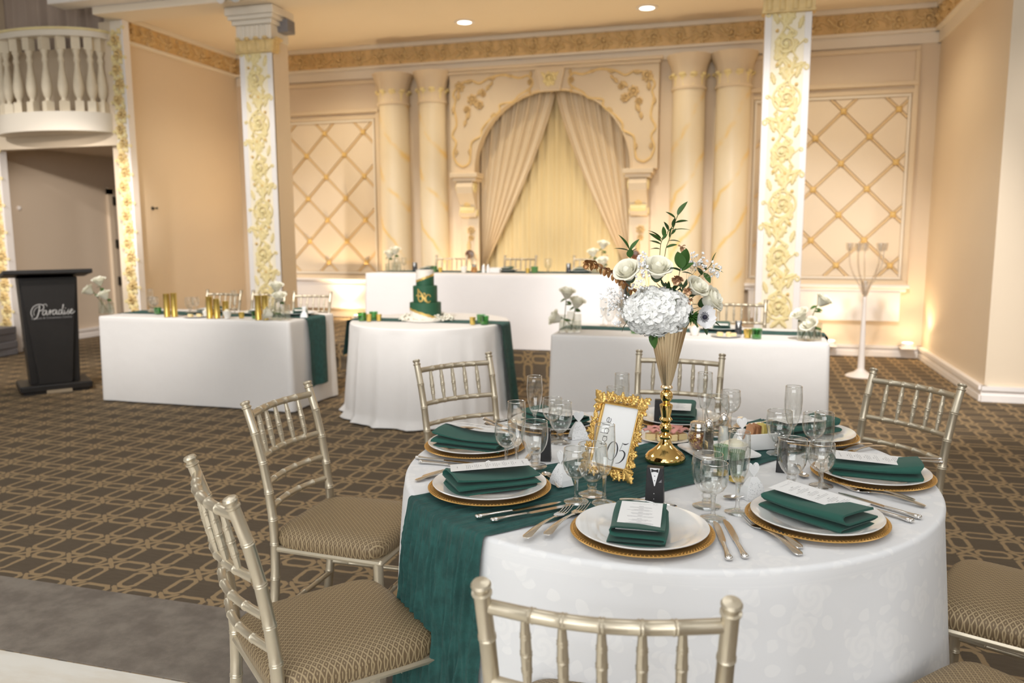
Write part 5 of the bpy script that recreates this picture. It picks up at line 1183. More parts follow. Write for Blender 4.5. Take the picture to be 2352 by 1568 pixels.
for x, z, r in ((X0, Z1, -pi/4), (X1, Z1, pi/4), (X1, Z0, 3*pi/4), (X0, Z0, -3*pi/4)):
    d = Vector((sin(r), cos(r))); bx_, bz_ = x-d.x*.016, z-d.y*.016
    fput('acanthus_leaf', ACA, bx_, bz_, r, 1.05); fput('acanthus_leaf', ACS, bx_, bz_, r-.6, 1.15); fput('acanthus_leaf', ACS, bx_, bz_, r+.6, 1.15)
for sx, x in ((-1, X0), (1, X1)):
    for z, s, fl in ((Z1-.028, 1.0, 1), (Z1-.078, .85, -1), (Z1-.115, .7, 1), (Z0+.058, .95, -1), (Z0+.022, 1.05, 1)):
        fput('scroll', SCA if sx*fl > 0 else SCB, x+sx*.004, z, 0 if fl > 0 else pi, s)
    for z, r, fl in ((Z1-.062, 0, 1), (Z1-.10, .3, -1), (Z0+.032, -.1, 1), (Z0+.075, .2, -1)): fput('vine', VINE, x+sx*.002, z, r*sx, .95, sx*fl)
    for z, r in ((Z1-.05, 2.6), (Z1-.06, .4), (Z1-.09, 2.0), (Z1-.105, .9), (Z1-.13, 2.7), (Z0+.09, .4), (Z0+.045, .6), (Z0+.04, 2.5)): fput('acanthus_leaf', ACS, x, z, sx*r, .95)
for sz, z in ((1, Z1), (-1, Z0)):
    for x, s, fl in ((-.030, 1.0, 1), (-.010, .75, -1), (.010, .75, 1), (.030, 1.0, -1)): fput('scroll', SCA if fl > 0 else SCB, x, z+sz*.006, 0 if sz > 0 else pi, s)
    fput('acanthus_leaf', ACS, 0, z, 0 if sz > 0 else pi, 1.0)
    for x, r in ((-.044, .35), (-.038, -.5), (.044, -.35), (.038, .5), (-.02, .9), (.02, -.9)): fput('acanthus_leaf', ACS, x, z-.004*sz, r if sz > 0 else pi-r, 1.15)
def stroke(m, pts, w, y=.0016, n=8):   # flat pen stroke of varying width in the card plane
    p = smooth([(a, 0, b) for a, b in pts], n); L = len(p)-1; vs = []
    ww = w if isinstance(w, (list, tuple)) else [w, w]
    for i, q in enumerate(p):
        d = (p[min(i+1, L)]-p[max(i-1, 0)]).normalized(); f = i/L*(len(ww)-1); k = min(len(ww)-2, int(f)); wi = ww[k]+(ww[k+1]-ww[k])*(f-k); nn = Vector((-d.z, 0, d.x))*wi*.5
        for s, yy in ((1, y), (-1, y), (-1, y+.0003), (1, y+.0003)): vs.append((q.x+nn.x*s, yy, q.z+nn.z*s))
    m.add(vs, [(4*i+k, 4*i+(k+1) % 4, 4*i+4+(k+1) % 4, 4*i+4+k) for i in range(L) for k in range(4)]); return m
def xf(pts, ox, oz, s, r): return [(ox+s*(a*cos(r)-b*sin(r)), oz+s*(a*sin(r)+b*cos(r))) for a, b in pts]
wm = M(); th_ = .0017; s_ = .0205; ox, oz = -.026, fb+.052
def circ_(cx, cy, r, a0=0, a1=2*pi, n=10): return [(cx+r*cos(a0+(a1-a0)*i/n), cy+r*sin(a0+(a1-a0)*i/n)) for i in range(n+1)]
for dx, strokes in ((0.0, [[(.2, 1.05), (.2, .6), (.2, .12), (.32, 0)], [(.0, .72), (.42, .72)]]), (.95, [circ_(0, .36, .36), [(.36, .74), (.36, .4), (.36, 0)]]), (1.75, [[(0, 1.35), (0, .7), (0, 0)], circ_(.36, .36, .36)]), (2.95, [[(0, 1.35), (0, .7), (0, 0)]]), (3.65, [[(-.36, .38), (0, .38), (.35, .38)], circ_(0, .36, .36, .1, 2*pi-.75, 10)])):
    for st_ in strokes: stroke(wm, xf([(a+dx, b) for a, b in st_], ox, oz, s_, pi/2), th_, n=4)
obj('word_table', wm, PRINT, F)
nm = M(); fz = fb+.016
stroke(nm, [(.001+.0165*cos(a), fz+.0265+.0265*sin(a)) for a in [pi/2+2*pi*i/16 for i in range(17)]], [.0012, .0045, .0012, .0012, .0048, .0012], n=4)
stroke(nm, [(.030, fz+.055), (.0275, fz+.042), (.0245, fz+.030)], .0011); stroke(nm, [(.0295, fz+.0525), (.038, fz+.0515), (.044, fz+.0535), (.049, fz+.057)], [.0010, .0036, .0024, .0006])
stroke(nm, [(.0245, fz+.030), (.034, fz+.033), (.0435, fz+.026), (.0425, fz+.012), (.033, fz-.001), (.020, fz-.006)], [.0010, .0022, .0048, .0046, .0022, .0006])
obj('number_05', nm, PRINT, F)

ORD = ('first', 'second', 'third', 'fourth', 'fifth', 'sixth'); PL7 = ('front row far left', 'front row second', 'front row third', 'front row far right', 'back row left', 'back row middle', 'back row right')
# ---------------------------------------------------------------- condiments, votives and shared dishes
def sqplate(x, y, rz, s, label, z):
    h = s/2; m = M(); n = 24
    def lp(k, zz): 
        o = []
        for i in range(n*4//3):
            a = 2*pi*i/(n*4//3); e = .28; ca, sa = cos(a), sin(a); o.append((h*k*abs(ca)**e*(1 if ca > 0 else -1), h*k*abs(sa)**e*(1 if sa > 0 else -1), zz+ (.006 if k > .95 else 0)))
        return o
    rings = [lp(.62, 0), lp(.70, .002), lp(1.0, .004), lp(1.0, .0062), lp(.72, .0055), lp(.64, .0035)]; q = len(rings[0]); vs = [p for r in rings for p in r]
    fs = [(i*q+k, i*q+(k+1) % q, (i+1)*q+(k+1) % q, (i+1)*q+k) for i in range(5) for k in range(q)]+[tuple(range(q))[::-1], tuple(5*q+k for k in range(q))]
    o = obj('square_plate', m.add(vs, fs), CHINA, angle=50); o.location = (x, y, z); o.rotation_euler = (0, 0, rz); return tag(o, label, 'plate')
sqplate(-.048, 2.500, rad(-15+45), .205, 'square white plate under the shakers and butter bowl', ZR)
zp = ZR+.0062
j = thing('pepper_flake_jar', 'round glass shaker jar of red pepper flakes with a steel lid', 'shaker', (-.110, 2.522, zp))
obj('jar', M().lathe([(0, 0), (.022, 0), (.030, .012), (.0345, .032), (.0335, .048), (.0275, .060), (.0265, .063), (.0255, .063), (.0265, .059), (.0322, .048), (.033, .032), (.029, .013), (.021, .002), (0, .002)], 36), GLASSV, j)
t = NT('red_pepper_flakes'); v = t.coord(); vo = t.node('ShaderNodeTexVoronoi'); vo.inputs['Scale'].default_value = 230; t.L(v, vo.inputs['Vector']); cc = t.xyz(vo.outputs['Color'])
t.col(t.mix(t.step(cc[0], .55, .75), t.mix(cc[1], (.16, .035, .012), (.42, .12, .03)), (.72, .45, .14))); t.bump(vo.outputs['Distance'], .8, .003); FLK = t.m
obj('pepper_flakes', M().lathe([(0, .003), (.020, .003), (.028, .013), (.0322, .032), (.0315, .046), (.026, .057), (0, .058)], 28), FLK, j)['kind'] = 'stuff'
lid = obj('lid', M().lathe([(0, .088), (.020, .0875), (.0265, .084), (.0275, .080), (.0275, .076), (.0283, .075), (.0283, .072), (.0275, .071), (.0275, .067), (.0283, .066), (.0283, .063), (.027, .062), (0, .062)], 36), STEEL, j)
obj('lid_holes', M().lathe([(0, .0885), (.0015, .0884), (0, .0884)], 6, T(0, 0, 0)), DARKG, lid)
def shaker(x, y, fill, nm, label, h=.092):
    o = thing('shaker', label, 'shaker', (x, y, zp), .3); n8 = 10
    obj('glass_body', M().lathe([(0, 0), (.0195, 0), (.0200, .004), (.0145, h-.008), (.0135, h), (.0125, h), (.0135, h-.01), (.0185, .004), (0, .003)], n8), GLASSV, o, angle=20)
    obj(nm, M().lathe([(0, .004), (.0178, .004), (.0140, h*.72), (0, h*.73)], n8), fill, o)['kind'] = 'stuff'
    obj('steel_cap', M().lathe([(0, h+.020), (.004, h+.0195), (.0085, h+.016), (.0125, h+.008), (.0145, h+.003), (.0145, h-.004), (0, h-.004)], 24), STEEL, o); return o
PEP = mat('ground_pepper', (.115, .095, .075), .9, var=.95, vs=380); SALT = mat('table_salt', (.90, .90, .90), .9)
shaker(-.078, 2.462, PEP, 'ground_pepper', 'tall faceted glass pepper shaker with steel cap'); shaker(-.035, 2.560, SALT, 'table_salt', 'faceted glass salt shaker with steel cap, white salt inside')
b_ = thing('butter_bowl', 'small cream porcelain bowl on the square plate', 'bowl', (-.002, 2.432, zp)); obj('bowl', M().lathe([(0, 0), (.022, 0), (.024, .004), (.038, .030), (.0425, .046), (.0405, .047), (.036, .031), (.022, .007), (0, .006)], 40), PORC, b_)
tag(obj('butter_pats', M().lathe([(0, .0), (.030, 0), (.031, .004), (.029, .018), (.024, .023), (0, .024)], 28).box(-.012, .014, -.012, .010, .022, .030, Rz(.4)), BUTTER, mw=T(-.002, 2.432, zp+.030)), 'mound of pale butter in the cream bowl', 'butter')
cdy = thing('sugar_caddy', 'white porcelain sugar caddy with scooped ends, right of the butter bowl', 'caddy', (.068, 2.610, ZR), rad(28))
def caddy():
    m = M(); L, Wd, H, t_ = .052, .034, .052, .004
    for s in (-1, 1): m.box(-L, L, s*Wd-t_/2, s*Wd+t_/2, 0, H)
    m.box(-L, L, -Wd, Wd, 0, .004)
    for s in (-1, 1):
        o = [(-Wd, 0), (Wd, 0), (Wd, H)]+[(.024*cos(pi*i/12), H-.022*sin(pi*i/12)) for i in range(13)]+[(-Wd, H)]
        m.prism(o, -t_/2, t_/2, T(s*L, 0, 0) @ Matrix(((0, 0, 1, 0), (1, 0, 0, 0), (0, 1, 0, 0), (0, 0, 0, 1))))
    return m
obj('caddy_body', caddy(), CHINA, cdy, False, bevel=.0015)
BRN = mat('brown_sugar_packet', (.50, .25, .12), .6); YEL = mat('yellow_sugar_packet', (.86, .74, .26), .6)
for k in range(9):
    br = k < 5; x = -.040+.0095*k; lx = .068+x*cos(rad(28)); ly = 2.610+x*sin(rad(28))
    o = tag(obj('sugar_packet', M().grid(4, 6, lambda u, v: (.0015*sin(pi*u)*sin(pi*v), -.025+.05*u, .066*v)).grid(4, 6, lambda u, v: (-.0015*sin(pi*u)*sin(pi*v), -.025+.05*u, .066*v)), BRN if br else YEL, smooth=False), 'brown paper sugar packet, %s from the left in the white caddy' % ORD[k] if br else 'yellow sweetener packet, %s of the yellow ones from the left in the white caddy' % ORD[k-5], 'packet', 'brown packets in the caddy' if br else 'yellow packets in the caddy')
    o.matrix_world = T(lx, ly, ZR+.0065) @ Rz(rad(28)) @ Ry(.28-.05*k) @ T(0, .004*sin(k*2.1), .004*abs(sin(k*1.7)))
def ribbed(x, y, label, h=.072, z=ZR):
    o = thing('votive_cup', label, 'candle holder', (x, y, z), 0, 'green ribbed votive cups')
    obj('gold_base', M().lathe([(0, 0), (.021, 0), (.021, .010), (.016, .012), (0, .012)], 28), GOLDT, o)
    obj('ribbed_glass', M().lathe([(0, .012), (.0125, .012), (.0150, .030), (.0215, h+.012), (.0203, h+.012), (.0140, .030), (.0115, .016), (0, .016)], 96, ripple=lambda a, q: .05*abs(sin(a*11))), GREENG, o, angle=60); return o
ribbed(-.036, 2.282, 'slender green ribbed votive cup on gold base, behind the front goblet'); ribbed(.008, 2.232, 'slender green ribbed votive cup on gold base, seen through the front flute')
hp = thing('serving_plate', 'white plate of cheese and rolled ham behind the vase stem', 'plate', (-.225, 2.660, ZC)); obj('plate_body', M().lathe([(0, 0), (.06, 0), (.065, .002), (.092, .009), (.094, .011), (.09, .0115), (.062, .005), (0, .004)], 48), CHINA, hp)
CHZ = mat('cheese_wedge', (.86, .66, .34), .5, Subsurface_Weight=.1); HAM = mat('pink_cured_ham', (.68, .30, .25), .5, var=.35, vs=60)
for k, (x, y, rz) in enumerate(((-.055, -.022, .1), (-.020, -.036, 0), (.016, -.034, .1), (.050, -.020, .3), (-.035, .018, .2), (.002, .012, 0), (.038, .022, -.2))):
    X_, Y_ = -.225+x*cos(YAW)-y*sin(YAW), 2.660+x*sin(YAW)+y*cos(YAW)
    tag(obj('cheese_block', M().box(-.0155, .0155, -.0125, .0125, 0, .022), CHZ, smooth=False, bevel=.003, mw=T(X_, Y_, ZC+.005) @ Rz(rz+YAW)), 'pale yellow cheese block, %s on the plate behind the vase' % PL7[k], 'cheese', 'cheese blocks on the serving plate')
    tag(obj('ham_slice', M().grid(14, 5, lambda u, v: (-.024+.048*u, -.013+.026*v, .003+.005*sin(u*7+k)*cos(v*2.2)+.006*sin(pi*v))), HAM, solid=.0015, mw=T(X_, Y_, ZC+.0335) @ Rz(rz+YAW+.5*sin(k))), 'rippled slice of pink cured ham, %s on the plate behind the vase' % PL7[k], 'ham', 'ham slices on the serving plate')
# ---------------------------------------------------------------- lectern, stack, stand
lec = thing('lectern', 'black wooden lectern with a slanted top at the left edge of the room', 'lectern', (-6.30, 6.02, 0), rad(52))
def taper(w0, d0, z0, w1, d1, z1, oy=0):
    return M().add([(-w0, -d0, z0), (w0, -d0, z0), (w0, d0, z0), (-w0, d0, z0), (-w1, -d1+oy, z1), (w1, -d1+oy, z1), (w1, d1+oy, z1), (-w1, d1+oy, z1)], [(3, 2, 1, 0), (4, 5, 6, 7), (0, 1, 5, 4), (1, 2, 6, 5), (2, 3, 7, 6), (3, 0, 4, 7)])
obj('base', M().box(-.30, .30, -.22, .24, .02, .085), BLACKW, lec, False, bevel=.012); obj('base_plinth', M().box(-.27, .27, -.20, .22, 0, .03), BLACKW, lec, False)
obj('front_panel', taper(.135, .015, .085, .225, .015, 1.06).X(T(0, -.155, 0)), BLACKW, lec, False, bevel=.004)
obj('body', taper(.205, .13, .085, .24, .15, 1.08), BLACKW, lec, False, bevel=.006)
obj('reading_top', M().box(-.36, .36, -.26, .26, -.02, .02, T(0, 0, 1.11) @ Rx(-.10)), BLACKW, lec, False, bevel=.008); obj('top_lip', M().box(-.32, .32, .235, .25, .02, .04, T(0, 0, 1.11) @ Rx(-.10)), BLACKW, lec, False)
obj('brass_plate', M().box(-.09, .12, -.236, -.222, .004, .034), mat('worn_beige_plate', (.42, .33, .22), .5), lec, False)
lm_ = M()
def cur(pts, w=.006): stroke(lm_, xf(pts, -.155, .735, .0625, 0), w, y=-.1885, n=6)
# cursive word
cur([(.2, -.55), (.55, -.35), (.85, .3), (1.05, 1.2), (1.02, 1.45)], .008); cur([(.05, -.2), (-.1, .45), (.25, 1.25), (.9, 1.6), (1.45, 1.5), (1.6, 1.15), (1.35, .75), (1.0, .65)], .006); cur([(.3, .0), (.25, .5), (.6, 1.1), (1.1, 1.3)], .004); cur([(1.45, 1.5), (1.9, 1.6), (2.0, 1.25)], .004)
def a_(x): cur([(x+.55, .62), (x+.25, .68), (x+.02, .3), (x+.1, .02), (x+.35, .15), (x+.58, .62), (x+.5, .15), (x+.62, .02), (x+.8, .2)], .006)
a_(1.35); cur([(2.1, .1), (2.35, .7), (2.4, .55), (2.3, .0), (2.45, .4), (2.75, .66), (2.85, .5)], .006); a_(2.65)
cur([(3.95, .6), (3.65, .66), (3.45, .3), (3.55, .02), (3.8, .2), (4.15, 1.3), (4.1, 1.35), (3.9, .2), (4.05, .02), (4.2, .2)], .006); cur([(4.25, .6), (4.2, .15), (4.32, .02), (4.5, .25)], .006); cur([(4.38, .85), (4.42, .93)], .008); cur([(4.55, .2), (4.82, .72), (4.72, .45), (4.92, .18), (4.7, .0), (4.55, .1)], .006); cur([(5.0, .3), (5.3, .55), (5.2, .7), (5.0, .4), (5.1, .05), (5.35, .12), (5.6, .4)], .006)
obj('script_lettering', lm_, mat('silver_lettering', (.62, .60, .57), .4), lec)
fc = bpy.data.curves.new('small_lettering', 'FONT'); fc.body = 'Banquet & Convention Centre'; fc.size = .0265; fc.shear = .15; fc.extrude = .0005; fc.materials.append(mat('grey_lettering', (.30, .29, .28), .5))
fo = bpy.data.objects.new('small_lettering_curve', fc); me_ = bpy.data.meshes.new_from_object(fo); bpy.data.objects.remove(fo); put('small_lettering', me_, lec, T(-.163, -.188, .70) @ Rx(pi/2))
for k in range(4): tag(obj('folded_linen' if False else 'grey_panel', M().box(-.15, .15, -.2, .2, 0, .085), GREYM, smooth=False, bevel=.01, mw=T(-8.78+.01*(k % 2), 7.55, .004+.088*k) @ Rz(.05*k)), ['grey flat panel at the floor in the stack behind the lectern', 'grey flat panel second from the floor in the stack behind the lectern', 'grey flat panel second from the top in the stack behind the lectern', 'grey flat panel on top of the stack behind the lectern'][k], 'panel', 'grey panels stacked by the pilaster')
stn = thing('candelabra_stand', 'white floor candelabra with clear acrylic arms before the right wall panel', 'stand', (1.22, 8.72, 0))
obj('base', M().lathe([(0, 0), (.145, 0), (.15, .008), (.13, .022), (.07, .045), (.036, .075), (.03, .10), (0, .10)], 32), WHITEP, stn); obj('pole', M().lathe([(0, .09), (.034, .09), (.027, .40), (.021, .62), (.018, .78), (.022, .80), (.018, .82), (0, .82)], 20), WHITEP, stn)
for k in range(5):
    a = 2*pi*k/5+.3; obj('acrylic_arm', M().tube(smooth([(0, 0, .80), (.05*cos(a), .05*sin(a), .92), (.15*cos(a), .15*sin(a), 1.12), (.17*cos(a), .17*sin(a), 1.30)], 6), .010, 8), CLEARP, stn); obj('candle_cup', M().lathe([(.0, 1.28), (.03, 1.28), (.04, 1.36), (.037, 1.36), (.027, 1.29), (0, 1.29)], 16, T(.17*cos(a), .17*sin(a), 0)), CLEARP, stn)
obj('centre_cup', M().lathe([(0, .82), (.03, .84), (.05, .98), (.046, .98), (.02, .85), (0, .85)], 20), CLEARP, stn)

# ---------------------------------------------------------------- wedding cake
ck = thing('wedding_cake', 'three tier emerald and ivory wedding cake with gold monogram', 'cake', (CK[0]-.02, CK[1]-.05, .766), YAW)
obj('cake_board', M().lathe([(0, 0), (.17, 0), (.17, .012), (0, .012)], 40), CAKEW, ck)
TI = ((.012, .112, .130), (.142, .108+.02, .096), (.250+.02, .105+.0, .070))
zt_ = .012
def tier(r, z0, h, split, up, name):   # split(a) gives the height fraction where green meets ivory
    n = 96
    def seg(lo, hi, rr): return M().add([(rr*cos(2*pi*k/n), rr*sin(2*pi*k/n), z0+h*f(2*pi*k/n)) for f in (lo, hi) for k in range(n)], [(k, (k+1) % n, n+(k+1) % n, n+k) for k in range(n)])
    low, high = (CAKEW, CAKEG) if up else (CAKEG, CAKEW)
    obj(name+'_body', M().lathe([(0, z0), (r-.001, z0), (r-.001, z0+h-.004), (r-.005, z0+h), (0, z0+h)], n), CAKEG if up or split is None else CAKEW, ck)
    if split:
        obj('lower_icing', seg(lambda a: 0, split, r), low, ck); obj('upper_icing', seg(split, lambda a: .985, r), high, ck)
        obj('gold_leaf_edge', seg(lambda a: split(a)-.05-.03*abs(sin(a*11)), lambda a: split(a)+.05+.04*abs(sin(a*7+1)), r+.0012), CAKEF, ck)
tier(.128, .012, .135, lambda a: .30+.32*sin(a-1.5*pi-1.3)*-1 if False else .34-.30*cos(a), True, 'bottom_tier')
tier(.100, .147, .135, None, True, 'middle_tier')
tier(.073, .282, .125, lambda a: .50+.22*cos(a), False, 'top_tier')
mg = M(); R_ = .1015
def mono(pts, w):
    k0 = len(mg.v); stroke(mg, pts, w, y=0, n=6)
    for i in range(k0, len(mg.v)):
        x, y, z = mg.v[i]; a = -pi/2+x/R_; rr = R_+(.0035 if y > .0001 else 0); mg.v[i] = (rr*cos(a), rr*sin(a), z)
mono([(-.066, .205), (-.052, .210), (-.038, .206)], .010); mono([(-.050, .262), (-.047, .235), (-.048, .20), (-.044, .175), (-.030, .160), (-.014, .170), (-.012, .192), (-.025, .205), (-.042, .196)], [.006, .012, .012, .012, .010, .010, .008])
mono([(-.050, .262), (-.035, .240), (-.020, .222), (-.004, .195), (.006, .172), (.010, .160)], [.006, .010, .012, .010, .006]); mono([(-.006, .222), (.004, .226), (.010, .218), (.004, .21)], .007)
mono([(.052, .196), (.047, .210), (.032, .214), (.014, .198), (.012, .176), (.024, .156), (.040, .154), (.052, .164)], [.010, .008, .010, .014, .014, .010, .006])
obj('gold_monogram', mg, CAKEF, ck)
gm = M(); random.seed(3)
for k in range(420):
    a = random.uniform(0, 6.283); r = random.uniform(.135, .205); gm.ell((r*cos(a)*1.12, r*sin(a)*.62, random.uniform(.004, .062)*(1-(r-.135)/.10)), (random.uniform(.008, .014), random.uniform(.008, .014), random.uniform(.005, .009)), 6, 4, T(0, 0, .004))
g_ = obj('petal_garland', gm, GARL); g_.location = (CK[0]-.01, CK[1]-.05, .764); g_.rotation_euler = (0, 0, YAW); tag(g_, 'ivory petals heaped around the foot of the wedding cake', 'petals', kind='stuff')

# ---------------------------------------------------------------- small things on the background tables
def lw(loc, dr, dd):   # offset along picture right / away
    return (loc[0]+dr*cos(YAW)-dd*sin(YAW), loc[1]+dr*sin(YAW)+dd*cos(YAW))
WAX = mat('pale_wax', (.80, .76, .50), .5)
def votive(x, y, z, label, h=.058, r=.034):
    o = thing('votive', label, 'candle holder', (x, y, z), 0, 'green glass votives'); obj('cup', M().lathe([(0, 0), (r*.85, 0), (r, h), (r*.93, h), (r*.78, .006), (0, .006)], 24), GREENV, o); obj('wax', M().lathe([(0, .006), (r*.76, .006), (r*.8, h*.3), (0, h*.3)], 20), WAX, o)
def goldcup(x, y, z, label, h=.050, r=.024):
    o = thing('gold_votive', label, 'candle holder', (x, y, z), 0, 'small gold votives'); obj('cup', M().lathe([(0, 0), (r*.8, 0), (r, h), (r*.9, h), (r*.72, .005), (0, .005)], 20), GOLDT, o)
def goldtube(x, y, z, h, label, r=.026):
    o = thing('gold_cylinder', label, 'vase', (x, y, z), 0, 'gold foil cylinders on the left table'); obj('cylinder', M().lathe([(0, 0), (r, 0), (r, .004), (r*.96, .007), (r*.96, h-.007), (r, h-.004), (r, h), (r*.9, h), (r*.86, .008), (0, .008)], 64, ripple=lambda a, q: .035*abs(sin(a*9))), GOLDT, o)
def plate_napkin(x, y, z, rz, where):
    tag(put('dinner_plate', PL_B, None, T(x, y, z)), 'white plate '+where, 'plate', 'plates on the background tables')
    tag(put('napkin', NAPS[2], None, T(x, y, z+.006) @ Rz(rz)), 'emerald napkin on the white plate '+where, 'napkin', 'napkins on the background tables'); m_ = thing('menu_card', 'white menu card on the napkin '+where, 'menu', group='menus on the background tables', mw=T(x, y, z+.042) @ Rz(rz)); put('card', CARD_B, m_)
def bud_cluster(x, y, z, blooms, tubes, where, word):
    for i, (dx, dd, h) in enumerate(tubes):
        px, py = lw((x, y), dx, dd); ps = ('left', 'middle', 'right')[i]
        o = thing('bud_vase', '%s clear glass cylinder vase %s' % (ps, where), 'vase', (px, py, z), 0, 'glass bud vases'); obj('glass_cylinder', M().lathe([(0, 0), (.026, 0), (.027, .003), (.027, h), (.0245, h), (.0245, .008), (0, .008)], 28), GLASSV, o); obj('water', M().lathe([(0, .009), (.024, .009), (.024, h*.62), (0, h*.62)], 20), GLASSV, o)
    for i, (dx, dd, hz_, tx) in enumerate(blooms):
        q = lw((0, 0), dx, dd); q = Vector((x+q[0], y+q[1], z+hz_)); k = min(i, len(tubes)-1); b = lw((x, y), tubes[k][0], tubes[k][1]); b = Vector((b[0], b[1], z+.012)); d = (q-b).normalized()
        o = thing('cream_rose', 'cream rose, %s, %s' % (tx, where.replace('the table behind the vase', 'the right long table')), 'rose', q, 0, 'cream roses in bud vases'); st_ = obj('stem', M().tube([b-q, (b-q)*.5+Vector((.003, 0, 0)), -d*.004], .0028, 6), STEMM, o)
        dd_ = Vector((d.x*1.6, d.y*.8-.25, d.z)).normalized(); bl = put('bloom', RCEN, o, aim((0, 0, -.03), dd_) @ S(1.75)); 
        for n, me, off, tilt, sc in ((5, RP[0], 0, -.06, 1.0), (5, RP[1], .6, 0, 1.0), (4, RP[2], .2, .02, 1.0)):
            for j in range(n): put('petal', me, bl, Rz(2*pi*j/n+off+i) @ Ry(tilt) @ S(sc))
        for j, s in enumerate((-1, 1, 1)): leaf(st_, LV[1], (b-q)*(.12+.08*j), (b-q)*(.12+.08*j)+Vector((s*.045, -.01, .012*(j-1)-.01)), .4*s, 1.35)
ZT = .7625
bud_cluster(-5.47, 5.86, ZT, ((-.05, 0, .285, 'highest of three'), (-.115, -.02, .215, 'leftmost of three'), (.015, -.03, .165, 'lowest of three')), ((-.05, 0, .115), (.0, .02, .09), (.045, -.02, .105)), 'at the left end of the left table', '')
bud_cluster(-3.66, 5.80, ZT, ((-.03, 0, .265, 'highest of three'), (.01, -.05, .185, 'in the middle of three'), (-.06, -.03, .07, 'lowest of three')), ((-.06, 0, .115), (.0, -.03, .105), (.05, .0, .125)), 'at the right end of the left table', '')
bud_cluster(-1.155, 5.55, ZT, ((-.03, 0, .27, 'highest of three'), (.035, -.02, .205, 'in the middle of three'), (-.075, -.03, .115, 'lowest of three')), ((-.055, 0, .125), (.0, -.02, .15), (.05, .0, .13)), 'at the left end of the table behind the vase', '')
bud_cluster(.45, 5.50, ZT, ((.05, 0, .255, 'highest of three'), (-.055, -.02, .165, 'leftmost of three'), (.0, -.04, .105, 'lowest of three')), ((-.055, 0, .125), (.0, -.02, .115), (.05, .0, .115)), 'at the right end of the table behind the vase', '')
bud_cluster(-3.78+.20, 7.90, 1.066, ((-.05, 0, .18, 'leftmost of two'), (.02, -.02, .22, 'rightmost of two')), ((-.07, 0, .09), (.0, -.02, .10), (.05, .0, .11)), 'at the left end of the head table', '')
bud_cluster(-1.36, 7.92, 1.066, ((-.06, 0, .20, 'in the middle of three'), (.03, -.02, .28, 'highest of three'), (.035, -.03, .12, 'lowest of three')), ((-.05, 0, .10), (.0, -.02, .12), (.05, .0, .10)), 'at the right end of the head table', '')
for i, (x, y, h) in enumerate(((-4.755, 5.765, .200), (-4.70, 5.79, .205), (-4.315, 5.75, .185), (-4.258, 5.77, .165), (-4.255+.035, 5.84, .14), (-3.835, 5.74, .200), (-3.782, 5.76, .205))):
    goldtube(x, y, ZT, h, ['left one of the leftmost pair of gold ribbed cylinders on the left table', 'right one of the leftmost pair of gold ribbed cylinders on the left table', 'tallest of the three gold ribbed cylinders mid left table', 'middle height one of the three gold ribbed cylinders mid left table', 'shortest of the three gold ribbed cylinders mid left table', 'left one of the rightmost pair of gold ribbed cylinders on the left table', 'right one of the rightmost pair of gold ribbed cylinders on the left table'][i])
votive(-4.99, 5.93, ZR-.005, 'green glass votive left of the first gold cylinders'); votive(-3.93, 5.84, ZT, 'green glass votive left of the last gold cylinders'); goldcup(-4.86, 5.90, ZT, 'small gold votive left of the first gold cylinders'); goldcup(-4.06, 5.83, ZT, 'small gold votive left of the last gold cylinders')
cv_ = (CK[0], CK[1])
votive(-2.955, 5.87, ZR-.007, 'green glass votive at the left edge of the cake table', .066, .036); votive(-2.90, 5.97, ZR-.007, 'second green glass votive at the left edge of the cake table', .066, .036); goldcup(-2.885, 5.85, ZT, 'small gold votive left of the cake', .06); goldcup(-2.82, 5.90, ZT, 'second small gold votive left of the cake', .055)
votive(-1.90, 5.85, ZR-.007, 'green glass votive at the right edge of the cake table', .066, .036); votive(-1.96, 5.95, ZR-.007, 'second green glass votive at the right edge of the cake table', .066, .036); goldcup(-1.99, 5.83, ZT, 'small gold votive right of the cake', .058)
for i, (x, y, w) in enumerate(((-4.62, 6.16, 'behind the first gold cylinders'), (-4.12, 6.16, 'behind the middle gold cylinders on the left table'), (-3.72, 6.2, 'behind the last gold cylinders'))): plate_napkin(x, y, ZT+.004, pi+.3*i, w)
for i, (x, y, k) in enumerate(((-5.17, 6.07, 'goblet'), (-5.10, 6.03, 'wine'), (-5.22, 6.12, 'flute'), (-4.80, 6.12, 'goblet'), (-4.72, 6.10, 'wine'), (-4.33, 6.12, 'flute'), (-3.98, 6.15, 'goblet'))): place_glass(k, x, y, ZT+.004, ['stemmed goblet at the left of the left table', 'small wine glass left of the first gold cylinders', 'flute at the left of the left table', 'goblet right of the first gold cylinders', 'wine glass right of the first gold cylinders', 'flute behind the middle gold cylinders', 'goblet left of the last gold cylinders'][i], 'glasses on the background tables')
dress_box(-4.50, 5.98, 0, 'white gown favour box on the left table, right of the first gold cylinders', z=ZT+.004, seed=7); dress_box(-3.45-.1, 5.98, .3, 'white gown favour box at the right end of the left table', z=ZT+.004, seed=8)
def cup(x, y, z, label, r=.032, h=.055):
    o = thing('cream_bowl', label, 'bowl', (x, y, z), 0, 'small cream bowls'); obj('bowl', M().lathe([(0, 0), (r*.6, 0), (r, h*.7), (r, h), (r*.92, h), (r*.55, .006), (0, .006)], 24), PORC, o); obj('butter', M().ell((0, 0, h*.75), (r*.8, r*.8, h*.5), 14, 8), BUTTER, o)
cup(-4.43, 5.86, ZT, 'cream bowl right of the first gold cylinders'); cup(-4.15, 5.76, ZT, 'cream bowl right of the middle gold cylinders', .034, .065)
